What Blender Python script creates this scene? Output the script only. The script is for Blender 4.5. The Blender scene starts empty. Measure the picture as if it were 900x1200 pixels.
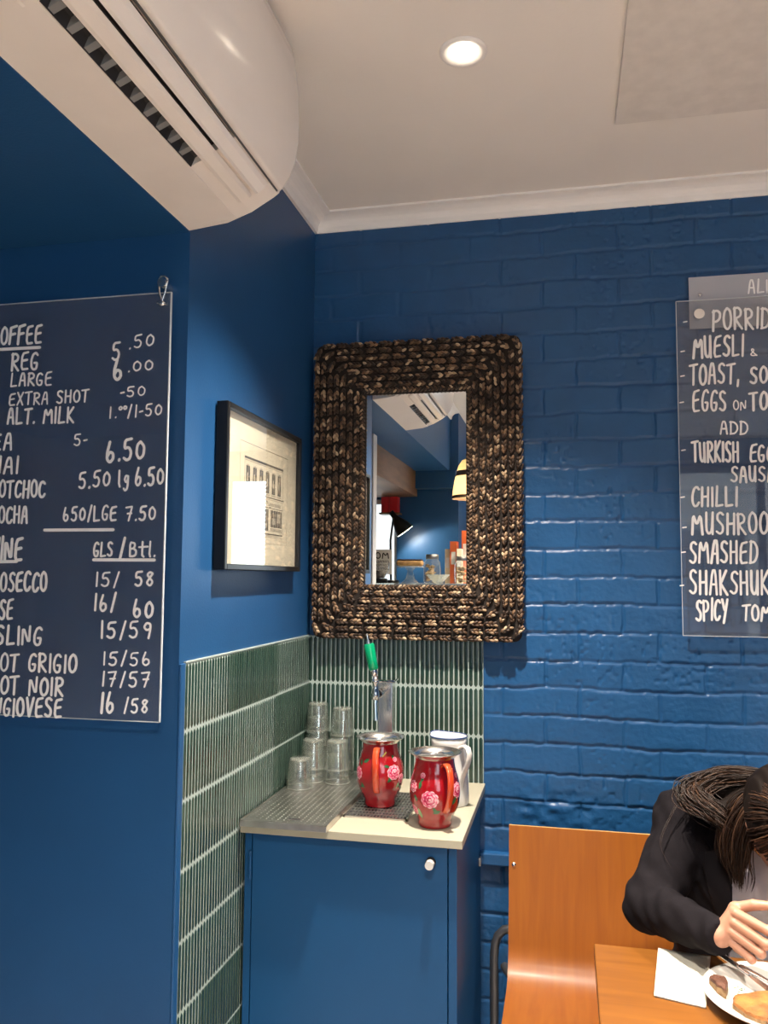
import bpy, bmesh, math, random
import numpy as np
from mathutils import Vector, Matrix
R = random.Random(7)
NR = np.random.default_rng(5)
scene = bpy.context.scene
col = scene.collection
PI = math.pi

# ------------------------------------------------------------------ camera
cam_data = bpy.data.cameras.new('camera'); cam = bpy.data.objects.new('camera', cam_data); col.objects.link(cam)
cam_data.sensor_fit = 'HORIZONTAL'; cam_data.sensor_width = 36.0; cam_data.lens = 36.0 * 968.67 / 900.0
cam_data.clip_start = 0.02
cr = Vector((0.97659314, 0.21498361, 0.00691946)); cu = Vector((0.01023925, -0.07859797, 0.99685381)); cf = Vector((-0.21485108, 0.97344975, 0.07895951))
m = Matrix((cr, cu, -cf)).transposed().to_4x4(); m.translation = Vector((0.8292, -2.6383, 1.5373))
cam.matrix_world = m
scene.camera = cam

# ------------------------------------------------------------------ world, exposure, daylight, downlights
world = bpy.data.worlds.new('world'); scene.world = world; world.use_nodes = True
wn = world.node_tree.nodes; wl = world.node_tree.links
bg = wn['Background']; bg.inputs[0].default_value = (0.80, 0.90, 1.0, 1); bg.inputs[1].default_value = 5.6
scene.view_settings.view_transform = 'Standard'; scene.view_settings.look = 'None'
scene.view_settings.exposure = 0.0; scene.view_settings.gamma = 1.0; scene.view_settings.use_curve_mapping = False
scene.cycles.use_denoising = True
scene.cycles.max_bounces = 14; scene.cycles.transparent_max_bounces = 40
scene.cycles.diffuse_bounces = 6; scene.cycles.glossy_bounces = 6; scene.cycles.transmission_bounces = 10
scene.cycles.sample_clamp_indirect = 6.0
scene.cycles.blur_glossy = 0.5
DOWN_POWER = 95.0
DOWN_COLOR = (1.0, 0.89, 0.76)
DOWN_SPOTS = [(0.607, -0.81), (2.25, -0.95), (0.75, -2.25), (2.1, -2.3), (1.2, -3.8), (2.6, -3.8)]
def area(name, loc, rot, sx, sy, power, color, portal=False):
    l = bpy.data.lights.new(name, 'AREA'); l.shape = 'RECTANGLE'; l.size = sx; l.size_y = sy; l.energy = power; l.color = color
    o = bpy.data.objects.new(name, l); col.objects.link(o); o.location = loc; o.rotation_euler = rot
    if portal: l.cycles.is_portal = True
    return o
WIN = (1.15, 3.45, 0.80, 2.52)       # shop window in the street wall: x0, x1, z0, z1
KWIN = (-0.80, -0.40, 1.30, 2.12)    # small kitchen window
area('window_daylight', ((WIN[0]+WIN[1])/2, -5.12, (WIN[2]+WIN[3])/2), (math.radians(90), 0, 0), WIN[1]-WIN[0], WIN[3]-WIN[2], 1.0, (1, 1, 1), True)
area('kitchen_window_daylight', ((KWIN[0]+KWIN[1])/2, -3.66, (KWIN[2]+KWIN[3])/2), (math.radians(90), 0, 0), KWIN[1]-KWIN[0], KWIN[3]-KWIN[2], 1.0, (1, 1, 1), True)

# ------------------------------------------------------------------ materials
def nt(name):
    mt = bpy.data.materials.new(name); mt.use_nodes = True
    return mt, mt.node_tree.nodes, mt.node_tree.links, mt.node_tree.nodes['Principled BSDF']
def mk(name, c, rough=0.5, metal=0.0, spec=0.5, var=0.0, vscale=12.0, bump=0.0, bscale=60.0, coat=0.0, emit=None, estr=0.0, c2=None, stretch=None, island=None):
    mt, n, l, b = nt(name)
    b.inputs['Base Color'].default_value = (*c, 1); b.inputs['Roughness'].default_value = rough
    b.inputs['Metallic'].default_value = metal; b.inputs['Specular IOR Level'].default_value = spec
    b.inputs['Coat Weight'].default_value = coat; b.inputs['Coat Roughness'].default_value = 0.08
    if emit: b.inputs['Emission Color'].default_value = (*emit, 1); b.inputs['Emission Strength'].default_value = estr
    tc = n.new('ShaderNodeTexCoord'); mp = n.new('ShaderNodeMapping'); l.new(tc.outputs['Object'], mp.inputs[0])
    if stretch: mp.inputs['Scale'].default_value = stretch
    if var or c2:
        t = n.new('ShaderNodeTexNoise'); t.inputs['Scale'].default_value = vscale; t.inputs['Detail'].default_value = 6
        l.new(mp.outputs[0], t.inputs[0])
        r = n.new('ShaderNodeValToRGB')
        lo = c2 if c2 else tuple(x*(1-var) for x in c); hi = c if c2 else tuple(min(1, x*(1+var)) for x in c)
        r.color_ramp.elements[0].color = (*lo, 1); r.color_ramp.elements[1].color = (*hi, 1)
        r.color_ramp.elements[0].position = 0.32; r.color_ramp.elements[1].position = 0.68
        l.new(t.outputs[0], r.inputs[0]); l.new(r.outputs[0], b.inputs['Base Color'])
    if island:
        g = n.new('ShaderNodeNewGeometry'); r = n.new('ShaderNodeValToRGB'); els = r.color_ramp.elements
        while len(els) < len(island): els.new(0.5)
        for e, (p, cc) in zip(els, island): e.position = p; e.color = (*cc, 1)
        l.new(g.outputs['Random Per Island'], r.inputs[0]); l.new(r.outputs[0], b.inputs['Base Color'])
    if bump:
        t2 = n.new('ShaderNodeTexNoise'); t2.inputs['Scale'].default_value = bscale; t2.inputs['Detail'].default_value = 5
        l.new(mp.outputs[0], t2.inputs[0])
        bp = n.new('ShaderNodeBump'); bp.inputs['Strength'].default_value = bump; bp.inputs['Distance'].default_value = 0.01
        l.new(t2.outputs[0], bp.inputs['Height']); l.new(bp.outputs[0], b.inputs['Normal'])
    return mt
def thin_glass(name, tint=(0.96, 0.98, 0.97), refl=0.06, edge=0.5, rough=0.0, haze=0.0, haze_c=(0.8, 0.85, 0.9)):
    mt, n, l, b = nt(name); n.remove(b); out = n['Material Output']
    tr = n.new('ShaderNodeBsdfTransparent'); tr.inputs[0].default_value = (*tint, 1)
    gl = n.new('ShaderNodeBsdfGlossy'); gl.inputs['Roughness'].default_value = rough; gl.inputs[0].default_value = (1, 1, 1, 1)
    lw = n.new('ShaderNodeLayerWeight'); lw.inputs[0].default_value = 0.5
    po = n.new('ShaderNodeMath'); po.operation = 'POWER'; po.inputs[1].default_value = 4.0
    l.new(lw.outputs['Facing'], po.inputs[0])
    ma = n.new('ShaderNodeMath'); ma.operation = 'MULTIPLY_ADD'; ma.inputs[1].default_value = edge; ma.inputs[2].default_value = refl; ma.use_clamp = True
    l.new(po.outputs[0], ma.inputs[0])
    mx = n.new('ShaderNodeMixShader'); l.new(ma.outputs[0], mx.inputs[0]); l.new(tr.outputs[0], mx.inputs[1]); l.new(gl.outputs[0], mx.inputs[2])
    if haze:
        df = n.new('ShaderNodeBsdfDiffuse'); df.inputs[0].default_value = (*haze_c, 1)
        m2 = n.new('ShaderNodeMixShader'); m2.inputs[0].default_value = haze
        l.new(mx.outputs[0], m2.inputs[1]); l.new(df.outputs[0], m2.inputs[2]); l.new(m2.outputs[0], out.inputs[0])
    else: l.new(mx.outputs[0], out.inputs[0])
    return mt
def wood(name, c1, c2, scale=(1, 14, 14), rough=0.3, coat=0.3, fine=3.0):
    mt, n, l, b = nt(name)
    tc = n.new('ShaderNodeTexCoord'); mp = n.new('ShaderNodeMapping'); mp.inputs['Scale'].default_value = scale
    l.new(tc.outputs['Object'], mp.inputs[0])
    t = n.new('ShaderNodeTexNoise'); t.inputs['Scale'].default_value = fine; t.inputs['Detail'].default_value = 8; t.inputs['Distortion'].default_value = 0.6
    l.new(mp.outputs[0], t.inputs[0])
    r = n.new('ShaderNodeValToRGB'); r.color_ramp.elements[0].position = 0.3; r.color_ramp.elements[1].position = 0.72
    r.color_ramp.elements[0].color = (*c1, 1); r.color_ramp.elements[1].color = (*c2, 1)
    l.new(t.outputs[0], r.inputs[0]); l.new(r.outputs[0], b.inputs['Base Color'])
    b.inputs['Roughness'].default_value = rough; b.inputs['Coat Weight'].default_value = coat; b.inputs['Coat Roughness'].default_value = 0.2
    return mt
BLUE = (0.013, 0.075, 0.206)
M = dict(
 blue=mk('blue_wall_paint', BLUE, 0.42, spec=0.4, var=0.05, vscale=5, bump=0.06, bscale=180),
 bluebrick=mk('blue_gloss_brick_paint', (0.013, 0.080, 0.215), 0.36, spec=0.40, var=0.07, vscale=9, bump=0.13, bscale=70),
 bluesatin=mk('blue_cabinet_paint', (0.008, 0.070, 0.192), 0.40, spec=0.3, var=0.04, vscale=4, bump=0.03, bscale=200),
 ceil=mk('ceiling_paint', (0.90, 0.86, 0.815), 0.7, var=0.02, vscale=3, bump=0.05, bscale=120),
 cornice=mk('cornice_paint', (0.95, 0.93, 0.91), 0.5, var=0.02),
 greypanel=mk('grey_board', (0.76, 0.72, 0.68), 0.75, var=0.05, vscale=25),
 floor=mk('floor_boards', (0.45, 0.39, 0.33), 0.5, var=0.2, vscale=4),
 plastic=mk('ivory_plastic', (0.93, 0.88, 0.84), 0.22, spec=0.5, var=0.02, vscale=3),
 plasticmatt=mk('matt_ivory_plastic', (0.88, 0.81, 0.75), 0.4, var=0.03, vscale=6),
 dark=mk('dark_void', (0.02, 0.02, 0.022), 0.6), darkgrey=mk('dark_grey_plastic', (0.09, 0.09, 0.09), 0.5),
 midgrey=mk('fan_grey', (0.22, 0.22, 0.22), 0.5),
 chrome=mk('chrome', (0.82, 0.82, 0.82), 0.08, 1.0), steel=mk('brushed_steel', (0.60, 0.58, 0.55), 0.33, 1.0, var=0.12, vscale=30, bump=0.02),
 silver=mk('polished_silver', (0.88, 0.86, 0.83), 0.24, 1.0),
 tube=mk('grey_tube_steel', (0.17, 0.17, 0.18), 0.35, 0.8),
 green=mk('green_tap_plastic', (0.0, 0.30, 0.13), 0.25, coat=0.4),
 white=mk('white_laminate', (0.43, 0.40, 0.305), 0.35, var=0.02, vscale=8),
 enamel=mk('white_enamel', (0.66, 0.645, 0.62), 0.12, coat=0.5), enamelblue=mk('blue_enamel_rim', (0.05, 0.09, 0.22), 0.2),
 red=mk('red_enamel', (0.31, 0.006, 0.011), 0.10, coat=0.6, var=0.08, vscale=10), orange=mk('orange_red_enamel', (0.62, 0.060, 0.016), 0.16, coat=0.6),
 pink=mk('petal_pink', (0.80, 0.16, 0.26), 0.2, coat=0.5), lpink=mk('petal_pale_pink', (0.93, 0.50, 0.56), 0.2, coat=0.5), dpink=mk('petal_crimson', (0.55, 0.02, 0.09), 0.2, coat=0.5),
 leaf=mk('leaf_green', (0.03, 0.12, 0.045), 0.25, coat=0.5), leafl=mk('leaf_light_green', (0.22, 0.33, 0.16), 0.25, coat=0.5), yellow=mk('yellow_dots', (0.85, 0.62, 0.1), 0.3),
 black=mk('black_frame', (0.008, 0.008, 0.009), 0.3, spec=0.3), blackrub=mk('black_rubber', (0.015, 0.015, 0.015), 0.6),
 paper=mk('aged_paper', (0.77, 0.71, 0.56), 0.8, var=0.04, vscale=30), ink=mk('print_ink', (0.07, 0.065, 0.06), 0.9, c2=(0.22, 0.20, 0.17), vscale=220), inkl=mk('print_ink_pale', (0.40, 0.37, 0.30), 0.9, c2=(0.55, 0.5, 0.4), vscale=180),
 chalk=mk('white_marker', (0.97, 0.97, 0.97), 0.6),
 acrylic=thin_glass('clear_acrylic', (0.90, 0.91, 0.92), 0.030, 0.4, 0.0, 0.040, (0.74, 0.70, 0.68)),
 acrylicfrost=thin_glass('pale_acrylic', (0.72, 0.74, 0.78), 0.05, 0.5, 0.02, 0.58, (0.70, 0.72, 0.80)),
 acryledge=mk('acrylic_edge', (0.62, 0.66, 0.70), 0.25),
 glass=thin_glass('drinking_glass', (0.93, 0.945, 0.925), 0.11, 0.9, 0.03, 0.035, (0.9, 0.9, 0.86)),
 glassfoot=thin_glass('thick_glass', (0.86, 0.88, 0.84), 0.2, 0.9, 0.05, 0.10, (0.9, 0.9, 0.85)),
 pane=thin_glass('window_glass', (0.97, 0.98, 0.98), 0.03, 0.4), picglass=thin_glass('picture_glass', (0.985, 0.985, 0.98), 0.075, 0.6),
 mirror=mk('mirror_silver', (0.90, 0.92, 0.91), 0.0, 1.0),
 ropebase=mk('dark_rope_base', (0.016, 0.010, 0.007), 0.9),
 rope=mk('woven_seagrass', (0.2, 0.12, 0.06), 0.5, bump=0.25, bscale=240, island=[(0.0, (0.020, 0.010, 0.006)), (0.35, (0.046, 0.024, 0.013)), (0.6, (0.100, 0.054, 0.029)), (0.82, (0.23, 0.135, 0.073)), (1.0, (0.56, 0.41, 0.26))]),
 tile=mk('green_glazed_tile', (0.028, 0.062, 0.048), 0.14, coat=0.5, island=[(0.0, (0.012, 0.032, 0.024)), (0.5, (0.019, 0.046, 0.034)), (1.0, (0.032, 0.062, 0.047))]),
 grout=mk('pale_grout', (0.34, 0.41, 0.39), 0.8, var=0.06, vscale=40), groutdark=mk('angle_darkened_grout', (0.045, 0.078, 0.060), 0.7, var=0.08, vscale=40),
 bench=wood('bench_plywood', (0.255, 0.070, 0.005), (0.325, 0.098, 0.007), (16, 2, 1.2), 0.45, 0.04), ply=mk('plywood_edge', (0.60, 0.34, 0.11), 0.5, var=0.15, vscale=40),
 table=wood('table_timber', (0.170, 0.056, 0.005), (0.232, 0.083, 0.009), (1.2, 14, 6), 0.45, 0.05),
 beamwood=wood('brown_timber', (0.12, 0.056, 0.020), (0.23, 0.12, 0.048), (3, 1, 6), 0.5, 0.0),
 napkin=mk('paper_napkin', (0.62, 0.60, 0.52), 0.9, bump=0.05, bscale=200), china=mk('white_china', (0.64, 0.62, 0.58), 0.15, coat=0.4),
 toast=mk('toasted_bread', (0.42, 0.165, 0.035), 0.7, c2=(0.15, 0.05, 0.013), vscale=30, bump=0.5, bscale=90), crumb=mk('bread_side', (0.36, 0.23, 0.11), 0.85, c2=(0.14, 0.07, 0.03), vscale=60, bump=0.5, bscale=120),
 brownskin=mk('potato_skin', (0.14, 0.055, 0.03), 0.5, c2=(0.05, 0.02, 0.014), vscale=45, bump=0.4, bscale=80), herb=mk('herb_green', (0.10, 0.16, 0.06), 0.7),
 skin=mk('skin', (0.47, 0.235, 0.15), 0.45, var=0.05, vscale=30), nail=mk('nail', (0.75, 0.45, 0.38), 0.25),
 blazer=mk('charcoal_cloth', (0.0105, 0.0088, 0.0108), 0.9, spec=0.1, var=0.15, vscale=40, bump=0.12, bscale=400), lapel=mk('charcoal_lapel', (0.013, 0.0108, 0.013), 0.85, spec=0.12),
 top=mk('white_cotton', (0.58, 0.545, 0.575), 0.9, var=0.03, bump=0.1, bscale=150), trousers=mk('dark_trousers', (0.02, 0.02, 0.026), 0.9), shoe=mk('black_shoe', (0.015, 0.015, 0.015), 0.3),
 hair=mk('dark_brown_hair', (0.035, 0.016, 0.009), 0.48, spec=0.3, island=[(0.0, (0.010, 0.005, 0.003)), (0.6, (0.022, 0.010, 0.006)), (0.92, (0.050, 0.023, 0.012)), (1.0, (0.10, 0.050, 0.026))]),
 haircap=mk('black_hair', (0.007, 0.004, 0.003), 0.7, spec=0.12), gold=mk('gold', (0.85, 0.55, 0.22), 0.2, 1.0),
 lipc=mk('lip', (0.5, 0.16, 0.14), 0.4), eyec=mk('eye', (0.03, 0.02, 0.015), 0.2),
 whitepaint=mk('white_gloss_post', (0.72, 0.72, 0.70), 0.4), kitchen=mk('pale_kitchen_wall', (0.50, 0.48, 0.45), 0.6, var=0.05),
 redbox=mk('red_carton', (0.62, 0.02, 0.03), 0.5), orangebox=mk('orange_carton', (0.75, 0.16, 0.05), 0.5), creambox=mk('cream_carton', (0.75, 0.66, 0.48), 0.6),
 cake=mk('cake_crumb', (0.42, 0.24, 0.09), 0.8, var=0.3, vscale=40), cookie=mk('cookie', (0.50, 0.33, 0.16), 0.8, var=0.25, vscale=30), bean=mk('coffee_beans', (0.04, 0.018, 0.01), 0.5),
 straw=mk('woven_straw', (0.62, 0.46, 0.25), 0.7, var=0.25, vscale=30), strawdark=mk('woven_dark_straw', (0.10, 0.06, 0.035), 0.8),
 lens=mk('lit_lens', (1, 1, 1), 0.5, emit=(1.0, 0.86, 0.66), estr=22.0), lampglow=mk('lamp_glow', (1, 1, 1), 0.5, emit=(1.0, 0.88, 0.7), estr=12.0),
 strawlit=None, poster=mk('poster_white', (0.85, 0.84, 0.82), 0.7),
)

def straw_mat():
    mt, n, l, b = nt('lit_woven_straw'); out = n['Material Output']; b.inputs['Base Color'].default_value = (0.66, 0.50, 0.28, 1); b.inputs['Roughness'].default_value = 0.8
    t = n.new('ShaderNodeBsdfTranslucent'); t.inputs[0].default_value = (0.85, 0.66, 0.38, 1); mx = n.new('ShaderNodeMixShader'); mx.inputs[0].default_value = 0.55
    l.new(b.outputs[0], mx.inputs[1]); l.new(t.outputs[0], mx.inputs[2]); l.new(mx.outputs[0], out.inputs[0]); return mt
M['strawlit'] = straw_mat()
# ------------------------------------------------------------------ mesh helpers
class MB:
    def __init__(s): s.v = []; s.f = []; s.mi = []; s.sm = []
    def add(s, verts, faces, mi=0, smooth=False):
        o = len(s.v); s.v.extend([tuple(v) for v in verts])
        s.f.extend([tuple(i + o for i in f) for f in faces]); s.mi.extend([mi]*len(faces)); s.sm.extend([smooth]*len(faces)); return s
    def box(s, x0, x1, y0, y1, z0, z1, mi=0, ch=0.0):
        if ch <= 0:
            v = [(x, y, z) for x in (x0, x1) for y in (y0, y1) for z in (z0, z1)]
            return s.add(v, [(0,1,3,2),(4,6,7,5),(0,4,5,1),(2,3,7,6),(0,2,6,4),(1,5,7,3)], mi)
        b = bmesh.new(); bmesh.ops.create_cube(b, size=1)
        for q in b.verts: q.co = Vector(((x0+x1)/2 + q.co.x*(x1-x0), (y0+y1)/2 + q.co.y*(y1-y0), (z0+z1)/2 + q.co.z*(z1-z0)))
        bmesh.ops.bevel(b, geom=b.edges[:], offset=ch, segments=2, profile=0.5, affect='EDGES')
        return s.bm(b, mi)
    def bm(s, b, mi=0, smooth=False):
        b.verts.index_update(); s.add([q.co[:] for q in b.verts], [[q.index for q in f.verts] for f in b.faces], mi, smooth); b.free(); return s
    def tube(s, pts, r, n=10, mi=0, cap=True, smooth=True, flat=None):
        pts = [Vector(p) for p in pts]; N = len(pts); rr = r if isinstance(r, (list, tuple)) else [r]*N
        up = None; rings = []
        for i, p in enumerate(pts):
            t = (pts[min(i+1, N-1)] - pts[max(i-1, 0)]).normalized()
            if up is None:
                a = Vector((0, 0, 1)) if abs(t.z) < 0.9 else Vector((1, 0, 0)); up = (a - t*a.dot(t)).normalized()
            else: up = (up - t*up.dot(t)).normalized()
            w = t.cross(up); fx, fy = flat or (1, 1)
            rings.append([p + (w*math.cos(2*PI*k/n)*fx + up*math.sin(2*PI*k/n)*fy)*rr[i] for k in range(n)])
        v = [q for g in rings for q in g]; f = []
        for i in range(N-1):
            for k in range(n): f.append((i*n+k, i*n+(k+1) % n, (i+1)*n+(k+1) % n, (i+1)*n+k))
        s.add(v, f, mi, smooth)
        if cap: s.add(rings[0], [tuple(range(n))[::-1]], mi); s.add(rings[-1], [tuple(range(n))], mi)
        return s
    def lathe(s, prof, c=(0, 0, 0), n=32, mi=0, smooth=True, axis='z'):
        v = []; f = []
        for r, h in prof:
            for k in range(n):
                a = 2*PI*k/n; q = (r*math.cos(a), r*math.sin(a), h)
                if axis == 'y': q = (q[0], q[2], q[1])
                if axis == 'x': q = (q[2], q[0], q[1])
                v.append((c[0]+q[0], c[1]+q[1], c[2]+q[2]))
        for i in range(len(prof)-1):
            for k in range(n): f.append((i*n+k, i*n+(k+1) % n, (i+1)*n+(k+1) % n, (i+1)*n+k))
        return s.add(v, f, mi, smooth)
    def ell(s, c, ax, ay, az, rot=None, nu=8, nv=5, mi=0):
        v = []; f = []; c = Vector(c)
        for j in range(1, nv):
            th = PI*j/nv
            for i in range(nu):
                ph = 2*PI*i/nu; q = Vector((ax*math.sin(th)*math.cos(ph), ay*math.sin(th)*math.sin(ph), az*math.cos(th)))
                v.append(c + (rot @ q if rot else q))
        top = len(v); q = Vector((0, 0, az)); v.append(c + (rot @ q if rot else q)); v.append(c - (rot @ q if rot else q))
        for j in range(nv-2):
            for i in range(nu): f.append((j*nu+i, (j+1)*nu+i, (j+1)*nu+(i+1) % nu, j*nu+(i+1) % nu))
        for i in range(nu): f.append((top, i, (i+1) % nu)); f.append((top+1, (nv-2)*nu+(i+1) % nu, (nv-2)*nu+i))
        return s.add(v, f, mi, True)
    def extr(s, poly, a0, a1, axis='y', mi=0, smooth=False, caps=True):
        # poly: 2-D points in the plane across the axis ('y': (x,z); 'x': (y,z); 'z': (x,y))
        def P(p, a): return (p[0], a, p[1]) if axis == 'y' else ((a, p[0], p[1]) if axis == 'x' else (p[0], p[1], a))
        n = len(poly); v = [P(p, a0) for p in poly] + [P(p, a1) for p in poly]
        s.add(v, [(i, (i+1) % n, n+(i+1) % n, n+i) for i in range(n)], mi, smooth)
        if caps: s.add([P(p, a0) for p in poly], [tuple(range(n))[::-1]], mi); s.add([P(p, a1) for p in poly], [tuple(range(n))], mi)
        return s
    def build(s, name, mats, parent=None, fix=True):
        me = bpy.data.meshes.new(name); me.from_pydata(s.v, [], s.f)
        mats = mats if isinstance(mats, (list, tuple)) else [mats]
        for q in mats: me.materials.append(M[q])
        me.polygons.foreach_set('material_index', s.mi); me.polygons.foreach_set('use_smooth', s.sm)
        if fix:
            b = bmesh.new(); b.from_mesh(me); bmesh.ops.recalc_face_normals(b, faces=b.faces); b.to_mesh(me); b.free()
        me.update(); o = bpy.data.objects.new(name, me); col.objects.link(o)
        if parent is not None: o.parent = parent; o.matrix_parent_inverse = Matrix.Translation(-Vector(parent.location))
        return o
def tag(o, label, cat, group=None, kind=None):
    o['label'] = label; o['category'] = cat
    if group: o['group'] = group
    if kind: o['kind'] = kind
    return o
def thing(name, label, cat, loc=(0, 0, 0), group=None):
    o = bpy.data.objects.new(name, None); o.empty_display_size = 0.05; col.objects.link(o); o.location = loc
    return tag(o, label, cat, group)
def struct(name, mb, mats):
    o = mb.build(name, mats); o['kind'] = 'structure'; return o
def dup(root, d, label, group=None):
    r = root.copy(); col.objects.link(r); r.location = Vector(root.location) + Vector(d); r['label'] = label
    if group: r['group'] = group
    for ch in list(root.children):
        c = ch.copy(); col.objects.link(c); c.parent = r; c.matrix_parent_inverse = ch.matrix_parent_inverse.copy()
        for g in ch.children:
            k = g.copy(); col.objects.link(k); k.parent = c; k.matrix_parent_inverse = g.matrix_parent_inverse.copy()
    return r
def arc(cx, cy, r, a0, a1, n):
    return [(cx + r*math.cos(math.radians(a0+(a1-a0)*i/n)), cy + r*math.sin(math.radians(a0+(a1-a0)*i/n))) for i in range(n+1)]
def vnoise(X, Y, sx, sy, seed):
    g = np.random.default_rng(seed).random((256, 256)); u = X/sx; v = Y/sy
    i = np.floor(u).astype(int); j = np.floor(v).astype(int); a = u-i; b = v-j; a = a*a*(3-2*a); b = b*b*(3-2*b)
    G = lambda p, q: g[p % 256, q % 256]
    return (G(i, j)*(1-a)+G(i+1, j)*a)*(1-b)+(G(i, j+1)*(1-a)+G(i+1, j+1)*a)*b

# ------------------------------------------------------------------ room shell
CZ = 2.76; SZ = 2.318; XR = 3.7; YF = -5.0
struct('floor', MB().box(-2.1, XR, YF-0.1, 0.1, -0.05, 0), 'floor')
struct('ceiling', MB().box(0.0, XR, YF, 0.1, CZ, CZ+0.05), 'ceil')
struct('ceiling_bulkhead', MB().box(-2.1, 0.0, YF, 0.1, SZ, CZ+0.05), 'blue')
struct('wall_left', MB().box(-2.1, 0.0, -0.95, 0.1, 0, SZ), 'blue')
struct('wall_outer_left', MB().box(-2.2, -2.1, YF, 0.1, 0, CZ), 'kitchen')
struct('wall_right', MB().box(XR, XR+0.1, YF-0.1, 0.1, 0, CZ+0.05), 'blue')
# far blue wall of the counter area, with a small window
w = MB(); k = KWIN
w.box(-2.1, k[0], -3.62, -3.47, 0, SZ, 1); w.box(k[0], k[1], -3.62, -3.47, 0, k[2], 0); w.box(k[0], k[1], -3.62, -3.47, k[3], SZ, 0); w.box(k[1], 0.06, -5.0, -3.47, 0, SZ, 0)
w.box(0.0, 0.06, -5.0, -3.47, SZ, CZ, 0)
struct('wall_far', w, ['blue', 'kitchen'])
struct('trim_1', MB().box(k[1], 0.05, -3.47, -3.38, 2.19, SZ), 'blue')
fr = MB()
for a in ((k[0], k[0]+0.03, k[2], k[3]), (k[1]-0.03, k[1], k[2], k[3]), (k[0], k[1], k[2], k[2]+0.03), (k[0], k[1], k[3]-0.03, k[3])): fr.box(a[0], a[1], -3.58, -3.52, a[2], a[3])
o = struct('window_2', fr, 'whitepaint'); g = MB().box(k[0]+0.03, k[1]-0.03, -3.552, -3.548, k[2]+0.03, k[3]-0.03).build('window_pane', 'pane', o)
# street wall with the shop window
w = MB(); x0, x1, z0, z1 = WIN
w.box(0.06, x0, -5.1, -5.0, 0, CZ); w.box(x1, XR, -5.1, -5.0, 0, CZ); w.box(x0, x1, -5.1, -5.0, 0, z0); w.box(x0, x1, -5.1, -5.0, z1, CZ)
struct('wall_front', w, 'blue')
fr = MB()
for a in ((x0, x0+0.05, z0, z1), (x1-0.05, x1, z0, z1), (x0, x1, z0, z0+0.05), (x0, x1, z1-0.05, z1), (2.44, 2.50, z0, z1)): fr.box(a[0], a[1], -5.08, -5.02, a[2], a[3])
o = struct('window_1', fr, 'black'); MB().box(x0+0.05, x1-0.05, -5.053, -5.047, z0+0.05, z1-0.05).build('window_pane', 'pane', o)

w = MB().box(-9, 3.9, -11.6, -11.0, -0.3, 3.3); w.box(-9, 3.9, -11.65, -10.9, 3.3, 3.45)  # unseen building added to keep bright sky out of the breakfast board's reflection
for i in range(6): w.box(-7.6+2*i, -6.5+2*i, -11.0, -10.97, 0.7, 2.3, 1)
struct('exterior_sky_blocker', w, ['kitchen', 'darkgrey'])
struct('exterior_pavement', MB().box(-12, 14, -14, -5.1, -0.35, -0.05), 'kitchen')
# painted brick wall (real relief)
def brick_wall():
    X0, X1, Z0, Z1 = 0.0, XR, 0.0, CZ
    d1 = np.concatenate([np.arange(0, 0.54, 0.007), np.arange(0.54, 1.5, 0.0033), np.arange(1.5, 1.9, 0.008)]); d2 = np.arange(1.9, X1+0.02, 0.02); xs = np.concatenate([d1, d2]); zs = np.arange(0, Z1+0.005, 0.0046)
    X, Z = np.meshgrid(xs, zs)
    H = 0.08572; L = 0.2345
    wob = (vnoise(X, Z, 0.11, 0.05, 1)-0.5)*0.010 + (vnoise(X, Z, 0.02, 0.02, 2)-0.5)*0.005
    c = (Z + wob - 2.057)/H; row = np.floor(c); cz = (c-row)*H
    off = np.where(row % 2 == 0, 0.762, 0.864); u = (X + (vnoise(X, Z, 0.03, 0.03, 3)-0.5)*0.006 - off)/L
    ci = np.floor(u); cx = (u-ci)*L
    top = H - cz; ex = np.minimum(cx, L-cx)
    sm = lambda t: np.clip(t, 0, 1)**2*(3-2*np.clip(t, 0, 1))
    hmask = sm((top-0.001)/0.0035)*sm((cz-0.002)/0.0040); vmask = 0.04 + 0.96*sm((ex-0.0012)/0.0036)
    rnd = np.random.default_rng(11).random((64, 64)); br = rnd[(row.astype(int)) % 64, (ci.astype(int)) % 64]; tilt = rnd[(row.astype(int)+9) % 64, (ci.astype(int)+5) % 64]
    h = 0.0044*hmask*vmask + 0.0016*br*hmask + (tilt-0.45)*0.0026*(cz/H-0.5)*2*hmask
    h += (vnoise(X, Z, 0.009, 0.007, 4)-0.5)*0.0008*np.clip(2.4-Z, 0.35, 1.2) + (vnoise(X, Z, 0.05, 0.035, 5)-0.5)*0.0012
    pit = np.clip(vnoise(X, Z, 0.013, 0.011, 6)-0.72, 0, 1)*np.clip(vnoise(X, Z, 0.16, 0.14, 8)-0.45, 0, 1)*4
    lump = np.exp(-(((X-0.80)/0.13)**2 + ((Z-0.82)/0.07)**2))*(vnoise(X, Z, 0.026, 0.02, 9)-0.5)*0.012
    h += lump - pit*0.010
    n2, n1 = X.shape
    co = np.stack([X, -h, Z], -1).reshape(-1, 3)
    idx = np.arange(n1*n2).reshape(n2, n1)
    q = np.stack([idx[:-1, :-1], idx[:-1, 1:], idx[1:, 1:], idx[1:, :-1]], -1).reshape(-1, 4)
    me = bpy.data.meshes.new('wall_back'); me.vertices.add(len(co)); me.vertices.foreach_set('co', co.ravel())
    me.loops.add(q.size); me.loops.foreach_set('vertex_index', q.ravel().astype(np.int32)); me.polygons.add(len(q))
    me.polygons.foreach_set('loop_start', np.arange(0, q.size, 4, dtype=np.int32)); me.polygons.foreach_set('use_smooth', np.ones(len(q), bool))
    me.materials.append(M['bluebrick']); me.update(calc_edges=True); me.validate()
    o = bpy.data.objects.new('wall_back', me); col.objects.link(o); o['kind'] = 'structure'
    MB().box(-0.0, XR, 0.001, 0.1, 0, CZ).build('wall_core', 'bluebrick', o)
brick_wall()
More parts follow.
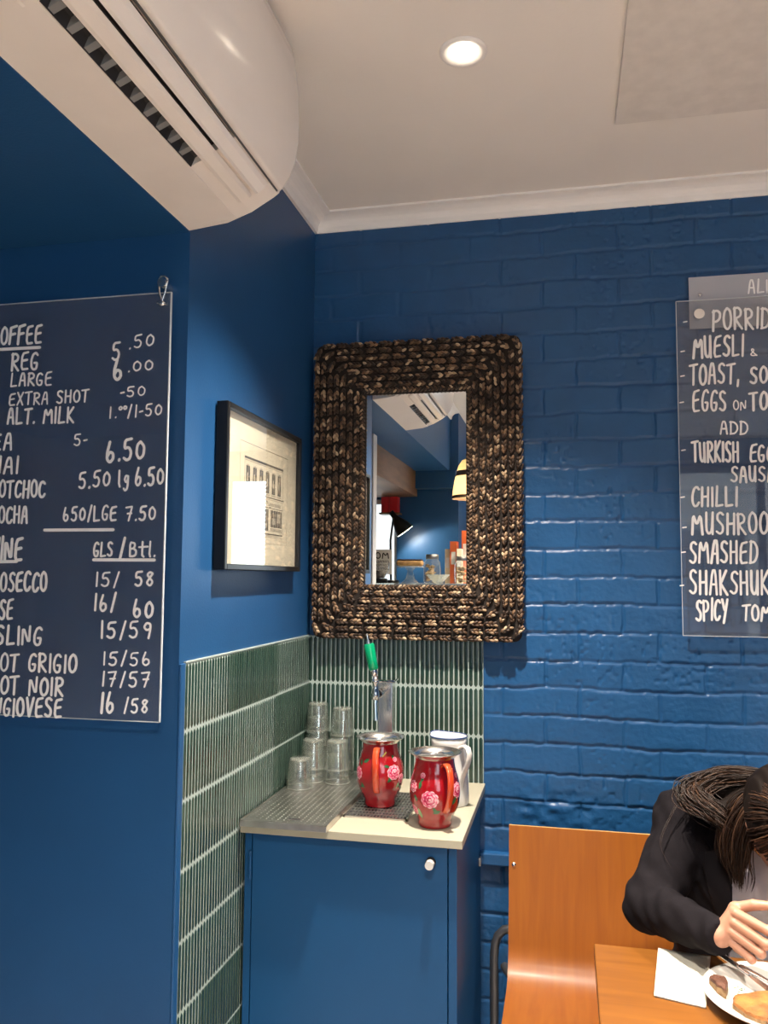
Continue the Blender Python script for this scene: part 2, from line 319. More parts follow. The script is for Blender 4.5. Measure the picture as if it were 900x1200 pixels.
# coved cornices
cove = [(0, 2.708), (0.010, 2.708), (0.012, 2.716)] + [(0.012+0.045*(1-math.cos(t)), 2.716+0.036*math.sin(t)) for t in [PI/2*i/6 for i in range(1, 7)]] + [(0.060, 2.752), (0.068, 2.753), (0.068, CZ), (0, CZ)]
struct('trim_2', MB().extr([(-a-0.001, b) for a, b in cove], 0.0, XR, 'x'), 'cornice')
struct('trim_3', MB().extr([(a, b) for a, b in cove], -3.47, 0.0, 'y'), 'cornice')
# ledge behind the bench
struct('trim_4', MB().box(0.562, 2.4, -0.034, 0.0, 0.664, 0.70, ch=0.004), 'bluebrick')

# finger mosaic tiles
def finger(mb, org, du, dn, w, h, mi=0):
    # org: bottom centre on the wall; du: along the wall, dn: out of the wall; pointed ends and a rounded face
    du = Vector(du); dn = Vector(dn); up = Vector((0, 0, 1)); org = Vector(org); v = []
    prof = [(-0.5, 0.0), (-0.46, 0.0013), (-0.25, 0.0019), (0.0, 0.0021), (0.25, 0.0019), (0.46, 0.0013), (0.5, 0.0)]
    for zz, sw, sd in ((0.0, 0.16, 0.15), (0.003, 0.5, 0.75), (0.0075, 1.0, 1.0), (h-0.0075, 1.0, 1.0), (h-0.003, 0.5, 0.75), (h, 0.16, 0.15)):
        for a, d in prof: v.append(org + du*(a*w*sw) + dn*(d*sd) + up*zz)
    n = len(prof); f = [(i*n+k, i*n+k+1, (i+1)*n+k+1, (i+1)*n+k) for i in range(5) for k in range(n-1)]
    mb.add(v, f, mi, True)
ZT = 1.3454; TP = 0.150; FW = 0.01545
mb = MB(); nb = 37
for r in range(3):
    for i in range(nb): finger(mb, (FW*(i+0.5), -0.0143, ZT-TP*(r+1)+0.0017), (1, 0, 0), (0, -1, 0), FW-0.0034, TP-0.0030)
mb.box(0.0, nb*FW, -0.0150, 0.0, ZT-3*TP, ZT, 1)
struct('tiles_back', mb, ['tile', 'grout'])
mb = MB(); nl = 60
dark_sheets = {0: (21, 44), 1: (0, 22), 2: (0, 22), 5: (37, 52), 6: (30, 56)}  # grout painted darker on sheets that lose their pale sheen at this angle
for r in range(9):
    for i in range(nl):
        finger(mb, (0.004, -FW*(i+0.5), ZT-TP*(r+1)+0.0017), (0, 1, 0), (1, 0, 0), FW-0.0034, TP-0.0030)
    a, b = dark_sheets.get(r, (0, 0)); zb, zt = ZT-TP*(r+1)+0.003, ZT-TP*r-0.003
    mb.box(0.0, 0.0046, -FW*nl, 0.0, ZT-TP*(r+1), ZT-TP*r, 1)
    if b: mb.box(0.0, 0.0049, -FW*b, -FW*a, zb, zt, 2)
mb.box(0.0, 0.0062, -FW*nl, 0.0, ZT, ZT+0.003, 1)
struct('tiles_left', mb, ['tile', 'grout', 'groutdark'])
struct('trim_5', MB().box(0.0, 0.006, -0.950, -FW*nl, 0.0, ZT+0.0, ch=0.002), 'blue')
# ------------------------------------------------------------------ ceiling things
def downlight():
    x, y = DOWN_SPOTS[0]
    t = thing('downlight', 'round white recessed ceiling downlight, switched on, near the corner', 'ceiling light', (x, y, CZ))
    MB().lathe([(0.056, -0.001), (0.055, -0.005), (0.050, -0.007), (0.044, -0.005), (0.034, -0.002), (0.032, 0.0)], (x, y, CZ), 40).build('trim_ring', 'cornice', t)
    MB().lathe([(0.0001, -0.0025), (0.018, -0.002), (0.030, 0.0005), (0.033, 0.0015)], (x, y, CZ-0.003), 40).build('lens', 'lens', t)
    return t
dl = downlight()
for i, (x, y) in enumerate(DOWN_SPOTS):
    l = bpy.data.lights.new('downlight_beam', 'SPOT'); l.energy = DOWN_POWER*4; l.color = DOWN_COLOR; l.spot_size = math.radians(108 if i == 2 else 98); l.spot_blend = 1.0; l.shadow_soft_size = 0.024
    o = bpy.data.objects.new('downlight_beam', l); col.objects.link(o); o.location = (x, y, CZ-0.035)
    if i: dup(dl, (x-DOWN_SPOTS[0][0], y-DOWN_SPOTS[0][1], 0), 'round white downlight out in the room, beyond the photo')['group'] = 'downlights beyond the photo'
pb = MB().box(0.968, 2.2, -1.7, -0.433, CZ-0.012, CZ, ch=0.002)
tag(pb.build('ceiling_access_panel', 'greypanel'), 'flat grey rectangular board fixed to the ceiling', 'panel')

# ------------------------------------------------------------------ air conditioner
def aircon():
    y0, y1 = -1.735, -0.955
    t = thing('air_conditioner', 'long ivory split air conditioner mounted above the dark soffit', 'air conditioner', (0, (y0+y1)/2, 2.32))
    back = [(0.0, 2.320), (0.118, 2.334), (0.126, 2.352), (0.200, 2.398), (0.212, 2.398), (0.205, 2.60), (0.19, 2.715), (0.0, 2.722)]
    MB().extr(back, y0+0.012, y1-0.012, 'y').build('body', 'plasticmatt', t)
    # rounded front panel
    fp = [(0.214, 2.386), (0.226, 2.396), (0.242, 2.418), (0.254, 2.448), (0.2605, 2.49), (0.262, 2.54), (0.259, 2.61), (0.251, 2.68), (0.243, 2.712), (0.228, 2.725), (0.17, 2.728), (0.17, 2.722), (0.205, 2.70), (0.214, 2.60)]
    b = MB()
    ins = [(y0, 0.0), (y1, 0.0)]
    n = len(fp); secs = [(y0, 0.965), (y0+0.004, 0.985), (y0+0.014, 1.0), (y1-0.014, 1.0), (y1-0.004, 0.985), (y1, 0.965)]
    v = []
    for yy, s in secs:
        for a, c in fp: v.append((a*(1-(1-s)*0.7), yy, 2.55+(c-2.55)*s if c > 2.45 else c))
    f = [(i*n+k, i*n+(k+1) % n, (i+1)*n+(k+1) % n, (i+1)*n+k) for i in range(len(secs)-1) for k in range(n)]
    b.add(v, f, 0, False); b.add(v[:n], [tuple(range(n))]); b.add(v[-n:], [tuple(range(n))[::-1]])
    o = b.build('front_panel', 'plastic', t)
    for p in o.data.polygons: p.use_smooth = abs(p.normal.y) < 0.9
    # end cheeks close the underside curve
    for nm, ya, yb in (('end_cap', y1-0.012, y1), ('end_cap', y0, y0+0.012)):
        ck = [(0.0, 2.320), (0.093, 2.330), (0.15, 2.350), (0.20, 2.378), (0.2145, 2.388), (0.214, 2.60), (0.205, 2.70), (0.17, 2.722), (0.0, 2.722)]
        MB().extr(ck, ya, yb, 'y').build(nm, 'plasticmatt', t)
    cheek = [(0.093, 2.330), (0.15, 2.350), (0.20, 2.378), (0.2145, 2.388), (0.2, 2.40), (0.12, 2.352)]
    MB().extr([(0.119, 2.3355), (0.15, 2.3490), (0.20, 2.3785), (0.2145, 2.388), (0.2, 2.40), (0.12, 2.352)], y1-0.245, y1-0.012, 'y').build('outlet_end', 'plasticmatt', t)
    MB().extr(cheek, y0+0.012, y0+0.06, 'y').build('outlet_end', 'plasticmatt', t)
    # outlet: dark cavity with vanes, two louvers
    ou = MB().extr([(0.119, 2.3355), (0.1265, 2.3535), (0.199, 2.3995), (0.2, 2.397), (0.129, 2.352), (0.121, 2.3345)], y0+0.06, y1-0.245, 'y').build('outlet', 'dark', t)
    yy = y0+0.075
    while yy < y1-0.29:
        MB().extr([(0.122, 2.336), (0.142, 2.3445), (0.150, 2.362), (0.128, 2.354)], yy, yy+0.014, 'y').build('vane', 'midgrey', t); yy += 0.045
    MB().tube([(0.150, y0+0.07, 2.372), (0.150, y1-0.26, 2.372)], 0.016, 14).build('fan_wheel', 'darkgrey', t)
    def louver(pts, a, c, mat):
        MB().extr(pts, a, c, 'y').build('louver', mat, t)
    louver([(0.1455, 2.342), (0.153, 2.3425), (0.170, 2.351), (0.176, 2.357), (0.170, 2.358), (0.150, 2.350)], y0+0.065, y1-0.065, 'plasticmatt')
    louver([(0.1830, 2.3590), (0.190, 2.3592), (0.206, 2.370), (0.2115, 2.379), (0.206, 2.380), (0.187, 2.367)], y0+0.065, y1-0.065, 'plastic')
    lip = MB().extr([(0.2118, 2.3855), (0.2148, 2.384), (0.2158, 2.387), (0.213, 2.389)], y0+0.014, y1-0.014, 'y').build('panel_seam', 'darkgrey', t)
aircon()

# ------------------------------------------------------------------ framed print on the side wall
def picture():
    y0, y1, z0, z1 = -0.792, -0.218, 1.553, 1.963
    t = thing('framed_print', 'black framed pen drawing of a shopfront on the side wall', 'picture', (0, (y0+y1)/2, z0))
    fw = 0.015; f = MB()
    f.box(0.004, 0.034, y0, y0+fw, z0, z1, ch=0.002); f.box(0.004, 0.034, y1-fw, y1, z0, z1, ch=0.002)
    f.box(0.004, 0.034, y0+fw, y1-fw, z0, z0+fw, ch=0.002); f.box(0.004, 0.034, y0+fw, y1-fw, z1-fw, z1, ch=0.002)
    f.box(0.0, 0.006, y0+0.01, y1-0.01, z0+0.01, z1-0.01)
    f.build('frame', 'black', t)
    p = MB(); xp = 0.0205
    p.box(0.016, xp, y0+fw, y1-fw, z0+fw, z1-fw, 0)
    def q(a, b, c, d, mi=1, lift=0.0003): p.box(xp, xp+lift, min(a, b), max(a, b), min(c, d), max(c, d), mi)
    # plate-mark border
    ya, yb, za, zb = -0.678, -0.312, 1.628, 1.885
    q(ya, yb, zb, zb+0.0016); q(ya, yb, za, za+0.0012, 2); q(ya, ya+0.0012, za, zb, 2); q(yb-0.0012, yb, za, zb, 2)
    # parapet, cornice, upper windows, signboard, shop windows and door, pavement
    A, B = -0.648, -0.350
    q(A, B, 1.8440, 1.8500); q(A+0.004, B-0.004, 1.8395, 1.8415, 2); q(A, A+0.002, 1.66, 1.844, 2); q(B-0.002, B, 1.66, 1.844, 2)
    for i in range(6):
        a = A+0.012 + i*0.0482
        q(a, a+0.026, 1.768, 1.826); q(a+0.004, a+0.022, 1.8265, 1.830, 2); q(a-0.004, a+0.030, 1.762, 1.7655, 2)
        q(a+0.007, a+0.013, 1.786, 1.808, 0, 0.0005); q(a+0.012, a+0.0135, 1.770, 1.824, 2, 0.0006); q(a, a+0.026, 1.797, 1.7985, 2, 0.0006)
    q(A-0.008, B+0.008, 1.7555, 1.7585); q(A-0.008, B+0.008, 1.751, 1.7525, 2)
    q(A, B, 1.7275, 1.7295); q(A+0.03, A+0.12, 1.733, 1.742, 2); q(B-0.11, B-0.02, 1.734, 1.743, 2)
    for i in range(10):
        u0 = A+0.115+i*0.008; q(u0, u0+0.0085, 1.7295+0.016*math.sin(PI*i/9), 1.7320+0.016*math.sin(PI*i/9))
    q(A+0.006, A+0.105, 1.672, 1.722); q(A+0.115, A+0.180, 1.664, 1.724); q(A+0.198, B-0.008, 1.676, 1.724)
    for (a, b, c, d) in ((A+0.02, A+0.05, 1.69, 1.71), (A+0.128, A+0.148, 1.69, 1.715), (A+0.152, A+0.168, 1.675, 1.684), (A+0.21, A+0.235, 1.684, 1.702), (A+0.25, A+0.275, 1.69, 1.716)): q(a, b, c, d, 2, 0.0005)
    for k in range(4): q(A+0.12+k*0.016, A+0.121+k*0.016, 1.664, 1.724, 0, 0.0006)
    for k in range(5): q(A+0.2+k*0.019, A+0.2012+k*0.019, 1.676, 1.724, 0, 0.0006)
    q(A+0.006, A+0.105, 1.664, 1.670, 2); q(A+0.198, B-0.008, 1.664, 1.673, 2)
    q(A, B, 1.6535, 1.6570); q(A-0.01, B+0.01, 1.646, 1.6475, 2); q(A+0.02, B-0.03, 1.650, 1.6515, 2)
    p.build('print', ['paper', 'ink', 'inkl'], t)
    MB().box(0.0245, 0.0262, y0+fw-0.002, y1-fw+0.002, z0+fw-0.002, z1-fw+0.002).build('glass', 'picglass', t)
picture()

# ------------------------------------------------------------------ woven mirror
def wmirror():
    X0, X1, Z0, Z1 = 0.022, 0.697, 1.340, 2.306
    gx0, gx1, gz0, gz1 = 0.197, 0.523, 1.517, 2.131
    cx, cz = (gx0+gx1)/2, (gz0+gz1)/2
    t = thing('woven_mirror', 'upright rectangular mirror with a wide brown woven seagrass frame', 'mirror', (cx, 0, Z0))
    b = MB()
    def rr(x0, x1, z0, z1, r, n=6):
        return [(x1-r+r*math.cos(a), z1-r+r*math.sin(a)) for a in np.linspace(0, PI/2, n)] + [(x0+r+r*math.cos(a), z1-r+r*math.sin(a)) for a in np.linspace(PI/2, PI, n)] + [(x0+r+r*math.cos(a), z0+r+r*math.sin(a)) for a in np.linspace(PI, 1.5*PI, n)] + [(x1-r+r*math.cos(a), z0+r+r*math.sin(a)) for a in np.linspace(1.5*PI, 2*PI, n)]
    # base: tube of frame with a domed front, built as nested loops
    loops = []
    for ins, y, r in ((0.004, -0.006, 0.022), (0.003, -0.050, 0.022), (0.012, -0.058, 0.02), (0.09, -0.064, 0.012), (0.165, -0.060, 0.004), (0.174, -0.050, 0.002), (0.174, -0.030, 0.002)):
        loops.append([(x, y, z) for x, z in rr(X0+ins, X1-ins, Z0+ins, Z1-ins, r)])
    n = len(loops[0])
    for i in range(len(loops)-1): b.add(loops[i]+loops[i+1], [(k, (k+1) % n, n+(k+1) % n, n+k) for k in range(n)], 0, False)
    b.add(loops[0], [tuple(range(n))], 0)
    # woven lumps
    def path(off, r):
        x0, x1, z0, z1 = gx0-off, gx1+off, gz0-off, gz1+off; P = []
        for (ccx, ccz, a0) in ((x1-r, z0+r, -90), (x1-r, z1-r, 0), (x0+r, z1-r, 90), (x0+r, z0+r, 180)):
            for i in range(13):
                a = math.radians(a0+90*i/12); P.append((ccx+r*math.cos(a), ccz+r*math.sin(a)))
        P.append(P[0]); P = np.array(P); d = np.concatenate([[0], np.cumsum(np.hypot(*np.diff(P, axis=0).T))])
        return P, d
    def at(P, d, s):
        s %= d[-1]; i = min(np.searchsorted(d, s, side='right')-1, len(P)-2); k = (s-d[i])/max(1e-9, d[i+1]-d[i])
        p = P[i]+(P[i+1]-P[i])*k; tg = (P[i+1]-P[i])/max(1e-9, np.hypot(*(P[i+1]-P[i]))); return p, tg
    def lump(p, tg, y, hl, hw, th, jit=0.0):
        T = Vector((tg[0], 0, tg[1])); Nn = Vector((tg[1], 0, -tg[0])); Y = Vector((0, -1, 0)); c = Vector((p[0], y, p[1]))
        a0 = R.uniform(-jit, jit)
        for i, s in enumerate((-0.62, -0.05, 0.52)):
            for side in (-1, 1):
                ang = side*0.42 + a0; d = T*math.cos(ang) + Nn*math.sin(ang); e = Nn*math.cos(ang) - T*math.sin(ang)
                w = 1.0-0.45*abs(s)
                q = c + T*(hl*(s+0.16*(side > 0))) + Nn*(side*hw*0.42*w) + Y*(th*(0.55-0.5*abs(s))*0.6)
                rot = Matrix((e, Y, d)).transposed()
                b.ell(q, hw*0.46, th*0.62, hl*0.42, rot, 6, 5, 1)
    rings = 7; p0, p1 = 0.0295, 0.166
    for k in range(rings):
        off = p0 + (p1-p0)*k/(rings-1); P, d = path(off, max(0.004, off*(0.56-0.32*k/6))) if k < rings-1 else path(off, 0.042)
        L = d[-1]; nn = int(round(L/0.0475)); nn += nn % 2
        y = -0.058 - 0.007*math.sin(PI*(k+0.5)/rings)
        for i in range(nn):
            s = (i + 0.5*(k % 2))*L/nn + R.uniform(-0.0015, 0.0015)
            p, tg = at(P, d, s)
            lump(p, tg, y, 0.0210, 0.0107, 0.0125, 0.14)
    # inner plaited border and the outer side cords
    for off, rad, y, pitch, hl, hw in ((0.0110, 0.004, -0.060, 0.0125, 0.0080, 0.0075), (0.1685, 0.04, -0.044, 0.024, 0.014, 0.0075), (0.1690, 0.04, -0.024, 0.024, 0.014, 0.0075)):
        P, d = path(off, rad); nn = int(d[-1]/pitch)
        for i in range(nn):
            p, tg = at(P, d, i*d[-1]/nn)
            T = Vector((tg[0], 0, tg[1])); Nn = Vector((tg[1], 0, -tg[0])); Y = Vector((0, -1, 0))
            for side in (-1, 1):
                ang = side*(0.7 if off < 0.1 else 0.38); dd = T*math.cos(ang)+Nn*math.sin(ang); e = Nn*math.cos(ang)-T*math.sin(ang)
                b.ell(Vector((p[0], y, p[1])) + Nn*(side*hw*0.45) + T*(0.003*side), hw*0.5, hw*0.7, hl, Matrix((e, Y, dd)).transposed(), 6, 5, 1)
    o = b.build('woven_frame', ['ropebase', 'rope'], t, fix=False)
    MB().box(gx0-0.002, gx1+0.002, -0.045, -0.040, gz0-0.002, gz1+0.002).build('mirror_glass', 'mirror', t)
wmirror()

# ------------------------------------------------------------------ hand-lettered menu boards
GL = {'A': '1,0 3.5,10 6.5,10 8,0|2,4.2 7.6,4.2', 'B': '1,0 1,10 6,9.4 6.5,7.5 5,5.6 1.5,5.3|5,5.6 8,4 7.6,1 5,0 1,0', 'C': '8.4,8.6 6,10 3,9 1.2,5.5 1.4,2 3.6,0 6.4,.3 8.4,2',
 'D': '1.4,0 1.6,10|.6,9.6 5,9.6 8.4,7 8.6,3.4 6,.5 .8,0', 'E': '8.4,10 2,9.2 1.2,0 8,.4|1.6,5 7.4,5.6', 'F': '1.2,0 2,9.2 8.8,10.2|1.8,5.2 7.4,5.8', 'G': '8,8.6 6,10 3,9 1.2,5.5 1.6,1.6 4,0 7,.6 7.8,4 4.8,4',
 'H': '1.2,0 1.4,10|7.6,0 7.8,10|1.3,5 7.7,5.2', 'I': '4.6,0 5,10', 'J': '7,10 6.6,2 4,0 1.6,1.4', 'K': '1.4,0 1.6,10|8,10 1.8,4.6 8.4,0', 'L': '1.8,10 1.4,0 8,.5', 'M': '.6,0 1.6,10 4.4,4.4 7.6,10 8.8,0',
 'N': '1,0 1.4,10 7.4,0 8,10', 'O': '4.6,10 2,8.4 1,5 2,1.4 4.8,0 7.8,1.6 8.6,5.2 7.4,8.8 4.6,10', 'P': '1.4,0 1.6,10|.6,9.2 5,10 8,8.6 7.8,6 5,4.6 1.6,4.4', 'Q': '4.6,10 1,5 4.8,0 8.6,5.2 4.6,10|5,2 9,-1',
 'R': '1.4,0 1.6,10|.8,9.4 5,10 7.8,8.4 7.2,6 1.8,4.8 8.4,0', 'S': '8,8.8 5.6,10 2.4,9 2.2,6.6 5,5.2 7.6,3.6 7.2,1 4.4,0 1.2,1.2', 'T': '.4,9.4 9,10|4.9,9.7 4.4,0', 'U': '1.2,10 1.4,2 4,0 7,1.6 7.6,10|7.6,10 7.8,0',
 'V': '1,10 4.4,0 8.4,10', 'W': '.6,10 2.4,0 4.8,6 7,0 9,10', 'X': '1,0 8.4,10|1.4,10 8,0', 'Y': '1.2,10 4.6,5|8.6,10 3.2,-1', 'Z': '1,10 8,10 1,0 8.4,0',
 '0': '4.8,9 2,7.4 1.4,3 4,.4 7.4,2 8,6.4 4.8,9', '1': '5,10 4.6,0', '2': '1.4,8 4,10 7.4,8.6 6.6,5.4 1,0 8.2,.2', '3': '1.4,9.4 7,9.6 4,5.8 7.6,4 6.4,.8 1.2,.6', '5': '7.8,10 2.4,9.6 1.8,5.6 5.4,6.2 7.6,3.8 6.6,.8 3.8,0 1.4,1.2',
 '6': '3.8,10 1.8,5 1.8,1.6 4.4,0 7.2,1.8 6.8,4.4 4,5.2 1.9,3', '7': '1.4,9.2 8,9.8 4.2,0|3,5 7.4,5.2', '8': '7.6,8.8 4.8,10 2.2,8 4.8,5.6 7.8,3 5.2,0 1.8,2.2 4.4,5.4 7.6,8.8', '9': '7.4,6 4.4,5 2,7 4,9.8 7.2,9 7.4,6 6.4,0',
 '.': '4,.2 5,.8', ',': '5,1.6 3.6,-1.6', '-': '2,4 7.4,4.6', '/': '2.4,-.6 7.6,10.6', '&': '8.6,1 3,.4 1.4,2.4 4.6,5 5.4,8 3,9 2.6,6.4 8.6,.4', 'l': '3.4,10 3,2 5,0', 'g': '6.8,6 3.8,6.4 2.4,4 4.4,2.2 6.6,4 6.8,6 6.6,-1.2 4,-2.8 2,-1.4', 't': '4.6,10 4.2,1 6,0|.6,6.4 10.6,6.8'}
WID = {'I': 0.45, '1': 0.5, '.': 0.4, ',': 0.5, '/': 0.75, '-': 0.6, 'M': 1.25, 'W': 0.85, 'l': 0.55, ' ': 0.8, 'N': 1.05, 'O': 1.0}
def smooth_pts(pts):
    if len(pts) < 4: return pts
    for _ in range(1):
        q = [pts[0]]
        for a, b in zip(pts[:-1], pts[1:]):
            q.append((a[0]*.8+b[0]*.2, a[1]*.8+b[1]*.2)); q.append((a[0]*.2+b[0]*.8, a[1]*.2+b[1]*.8))
        q.append(pts[-1]); pts = q
    return pts
def stroke(mb, pts, w, y, th=0.0005):
    for a, b in zip(pts[:-1], pts[1:]):
        a = Vector(a); b = Vector(b); d = b-a; L = d.length
        if L < 1e-6: continue
        d /= L; n = Vector((-d.y, d.x))*w/2
        mb.extr([a+n, a-n, b-n, b+n], y-th-R.uniform(0, 0.0005), y, 'y')
    for k, p in enumerate(pts):
        mb.extr([(p[0]+w/2*math.cos(a*PI/3), p[1]+w/2*math.sin(a*PI/3)) for a in range(6)], y-th-R.uniform(0, 0.0005), y, 'y')
def lettering(mb, s, x0, z0, x1, z1, h, y, w=None):
    tot = sum(WID.get(c, 1.0) for c in s); pos = 0.0; dx = (x1-x0); h *= 0.94; w = w or min(0.0082, max(0.0036, h*0.145)); pad = 0.04
    for c in s:
        wd = WID.get(c, 1.0)
        if c != ' ':
            jz = R.uniform(-0.03, 0.03)*h; jh = R.uniform(0.96, 1.05); sl = R.uniform(-0.02, 0.05)
            for st in GL[c].split('|'):
                pts = []
                for q in st.split():
                    a, e = (float(v)/10 for v in q.split(','))
                    pts.append((x0 + dx*(pos + wd*((a-0.5)*0.94+0.49))/tot + sl*h*e, z0 + (z1-z0)*(pos+wd*a)/tot + jz + h*e*jh))
                stroke(mb, smooth_pts(pts), w*R.uniform(0.88, 1.08), y)
        pos += wd
def rods(x, z, y, ywall, r=0.0115):
    m_ = MB(); m_.tube([(x, ywall, z), (x, y-0.004, z)], r*0.8, 20); m_.tube([(x, y-0.004, z), (x, y-0.016, z)], [r, r*0.97], 20)
    return m_
MENU_L=[
('COFFEE', -0.486, 2.077, -0.35, 2.073, 0.045),
('REG', -0.432, 2.013, -0.356, 2.011, 0.042),
('LARGE', -0.432, 1.975, -0.319, 1.9725, 0.032),
('EXTRA SHOT', -0.434, 1.93, -0.224, 1.93, 0.03),
('ALT. MILK', -0.436, 1.886, -0.259, 1.883, 0.038),
('TEA', -0.501, 1.826, -0.415, 1.825, 0.04),
('CHAI', -0.503, 1.772, -0.396, 1.771, 0.04),
('HOTCHOC', -0.47, 1.715, -0.325, 1.714, 0.04),
('MOCHA', -0.472, 1.656, -0.368, 1.6555, 0.04),
('5', -0.174, 2.024, -0.146, 2.0235, 0.042),
('.50', -0.132, 2.047, -0.063, 2.0515, 0.03),
('6', -0.17, 1.976, -0.138, 1.975, 0.05),
('.00', -0.133, 1.994, -0.063, 1.9965, 0.026),
('-50', -0.15, 1.937, -0.081, 1.9375, 0.025),
('1.', -0.178, 1.891, -0.15, 1.8905, 0.027),
('00', -0.151, 1.908, -0.128, 1.9095, 0.009),
('/1-50', -0.131, 1.891, -0.04, 1.8935, 0.029),
('5-', -0.262, 1.831, -0.223, 1.8305, 0.028),
('6.50', -0.181, 1.79, -0.077, 1.796, 0.049),
('5.50', -0.246, 1.732, -0.161, 1.737, 0.038),
('lg', -0.147, 1.736, -0.115, 1.7355, 0.038),
('6.50', -0.107, 1.735, -0.031, 1.7385, 0.042),
('650/LGE', -0.282, 1.659, -0.144, 1.66, 0.034),
('7.50', -0.127, 1.659, -0.048, 1.66, 0.034),
('WINE', -0.461, 1.57, -0.377, 1.57, 0.055),
('GLS', -0.202, 1.58, -0.151, 1.58, 0.034),
('/', -0.141, 1.574, -0.12, 1.574, 0.047),
('Btl.', -0.114, 1.58, -0.047, 1.58, 0.034),
('PROSECCO', -0.477, 1.5, -0.312, 1.501, 0.045),
('15/', -0.197, 1.513, -0.131, 1.5135, 0.033),
('58', -0.1, 1.514, -0.048, 1.5145, 0.034),
('ROSE', -0.474, 1.436, -0.396, 1.4365, 0.046),
('16/', -0.198, 1.459, -0.137, 1.4595, 0.039),
('60', -0.102, 1.445, -0.047, 1.4455, 0.041),
('RIESLING', -0.509, 1.379, -0.318, 1.3815, 0.044),
('15/59', -0.18, 1.4, -0.049, 1.4015, 0.038),
('PINOT GRIGIO', -0.492, 1.319, -0.229, 1.323, 0.042),
('15/56', -0.172, 1.341, -0.049, 1.3425, 0.03),
('PINOT NOIR', -0.49, 1.267, -0.26, 1.271, 0.042),
('17/57', -0.173, 1.295, -0.05, 1.297, 0.033),
('SANGIOVESE', -0.487, 1.219, -0.262, 1.224, 0.042),
('16', -0.174, 1.238, -0.133, 1.239, 0.046),
('/58', -0.117, 1.24, -0.053, 1.2415, 0.031),
]
RULES_L= [(-0.486, 2.064, -0.357, 2.063), (-0.326, 1.639, -0.154, 1.639), (-0.492, 1.566, -0.394, 1.568), (-0.2, 1.572, -0.052, 1.572)]
MENU_R=[
('ALL', 1.372, 2.401, 1.448, 2.3985, 0.042),
('PORRIDGE', 1.265, 2.287, 1.494, 2.288, 0.068),
('MUESLI', 1.209, 2.206, 1.357, 2.207, 0.068),
('&', 1.369, 2.205, 1.395, 2.2045, 0.026),
('TOAST,', 1.198, 2.123, 1.343, 2.125, 0.066),
('SO', 1.367, 2.122, 1.421, 2.121, 0.052),
('EGGS', 1.204, 2.043, 1.305, 2.0435, 0.066),
('ON', 1.319, 2.043, 1.36, 2.042, 0.03),
('TO', 1.365, 2.04, 1.419, 2.039, 0.059),
('ADD', 1.28, 1.971, 1.363, 1.9695, 0.041),
('TURKISH', 1.201, 1.889, 1.335, 1.8875, 0.064),
('EGG', 1.361, 1.887, 1.431, 1.886, 0.053),
('SAUSA', 1.306, 1.827, 1.434, 1.8255, 0.048),
('CHILLI', 1.195, 1.757, 1.329, 1.756, 0.061),
('MUSHROO', 1.194, 1.673, 1.411, 1.6725, 0.066),
('SMASHED', 1.185, 1.586, 1.379, 1.5865, 0.069),
('SHAKSHUK', 1.183, 1.495, 1.409, 1.494, 0.073),
('SPICY', 1.2, 1.417, 1.293, 1.418, 0.065),
('TOM', 1.328, 1.419, 1.411, 1.42, 0.048),
]
BULLETS_R= [(1.189, 2.319), (1.18, 2.228), (1.178, 2.152), (1.174, 2.071), (1.176, 1.925), (1.171, 1.783), (1.174, 1.692), (1.17, 1.618), (1.163, 1.519)]
def menu_left():
    y = -0.975; x0, x1, z0, z1 = -0.640, -0.0295, 1.222, 2.172
    t = thing('menu_board', 'clear acrylic drinks menu of coffee and wine prices in white marker', 'menu board', (x0, y, z0))
    MB().box(x0, x1-0.002, y, y+0.005, z0+0.002, z1).build('acrylic_sheet', 'acrylic', t)
    e = MB(); e.box(x1-0.0022, x1, y-0.0003, y+0.0053, z0, z1); e.box(x0, x1, y-0.0003, y+0.0053, z0, z0+0.0012); e.box(x0, x1, y-0.0003, y+0.0053, z1, z1+0.0009)
    e.build('polished_edge', 'acryledge', t)
    b = MB()
    for s, a, za, c, zc, h in MENU_L: lettering(b, s, a, za, c, zc, h, y-0.0004)
    for a, za, c, zc in RULES_L: stroke(b, [(a, za), (c, zc)], 0.0070, y-0.0004)
    b.build('lettering', 'chalk', t)
    rods(-0.046, 2.190, y, -0.95, 0.0105).build('standoff', 'silver', t)
    rods(-0.60, 2.150, y, -0.95, 0.0105).build('standoff', 'silver', t)
    # wire loop and clip that hold the sheet to the standoff
    k = MB(); k.tube([(-0.057, -0.984, 2.196), (-0.053, -0.985, 2.165), (-0.045, -0.985, 2.147)], 0.0026, 8)
    k.tube([(-0.034, -0.984, 2.196), (-0.040, -0.985, 2.168), (-0.047, -0.985, 2.147)], 0.0026, 8)
    k.tube([(-0.034, -0.984, 2.197), (-0.040, -0.986, 2.205), (-0.050, -0.986, 2.206), (-0.057, -0.984, 2.197)], 0.0026, 8)
    k.ell((-0.046, -0.986, 2.143), 0.009, 0.006, 0.006); k.tube([(-0.058, -0.985, 2.146), (-0.034, -0.985, 2.141)], 0.003, 8)
    k.build('wire_clip', 'silver', t)
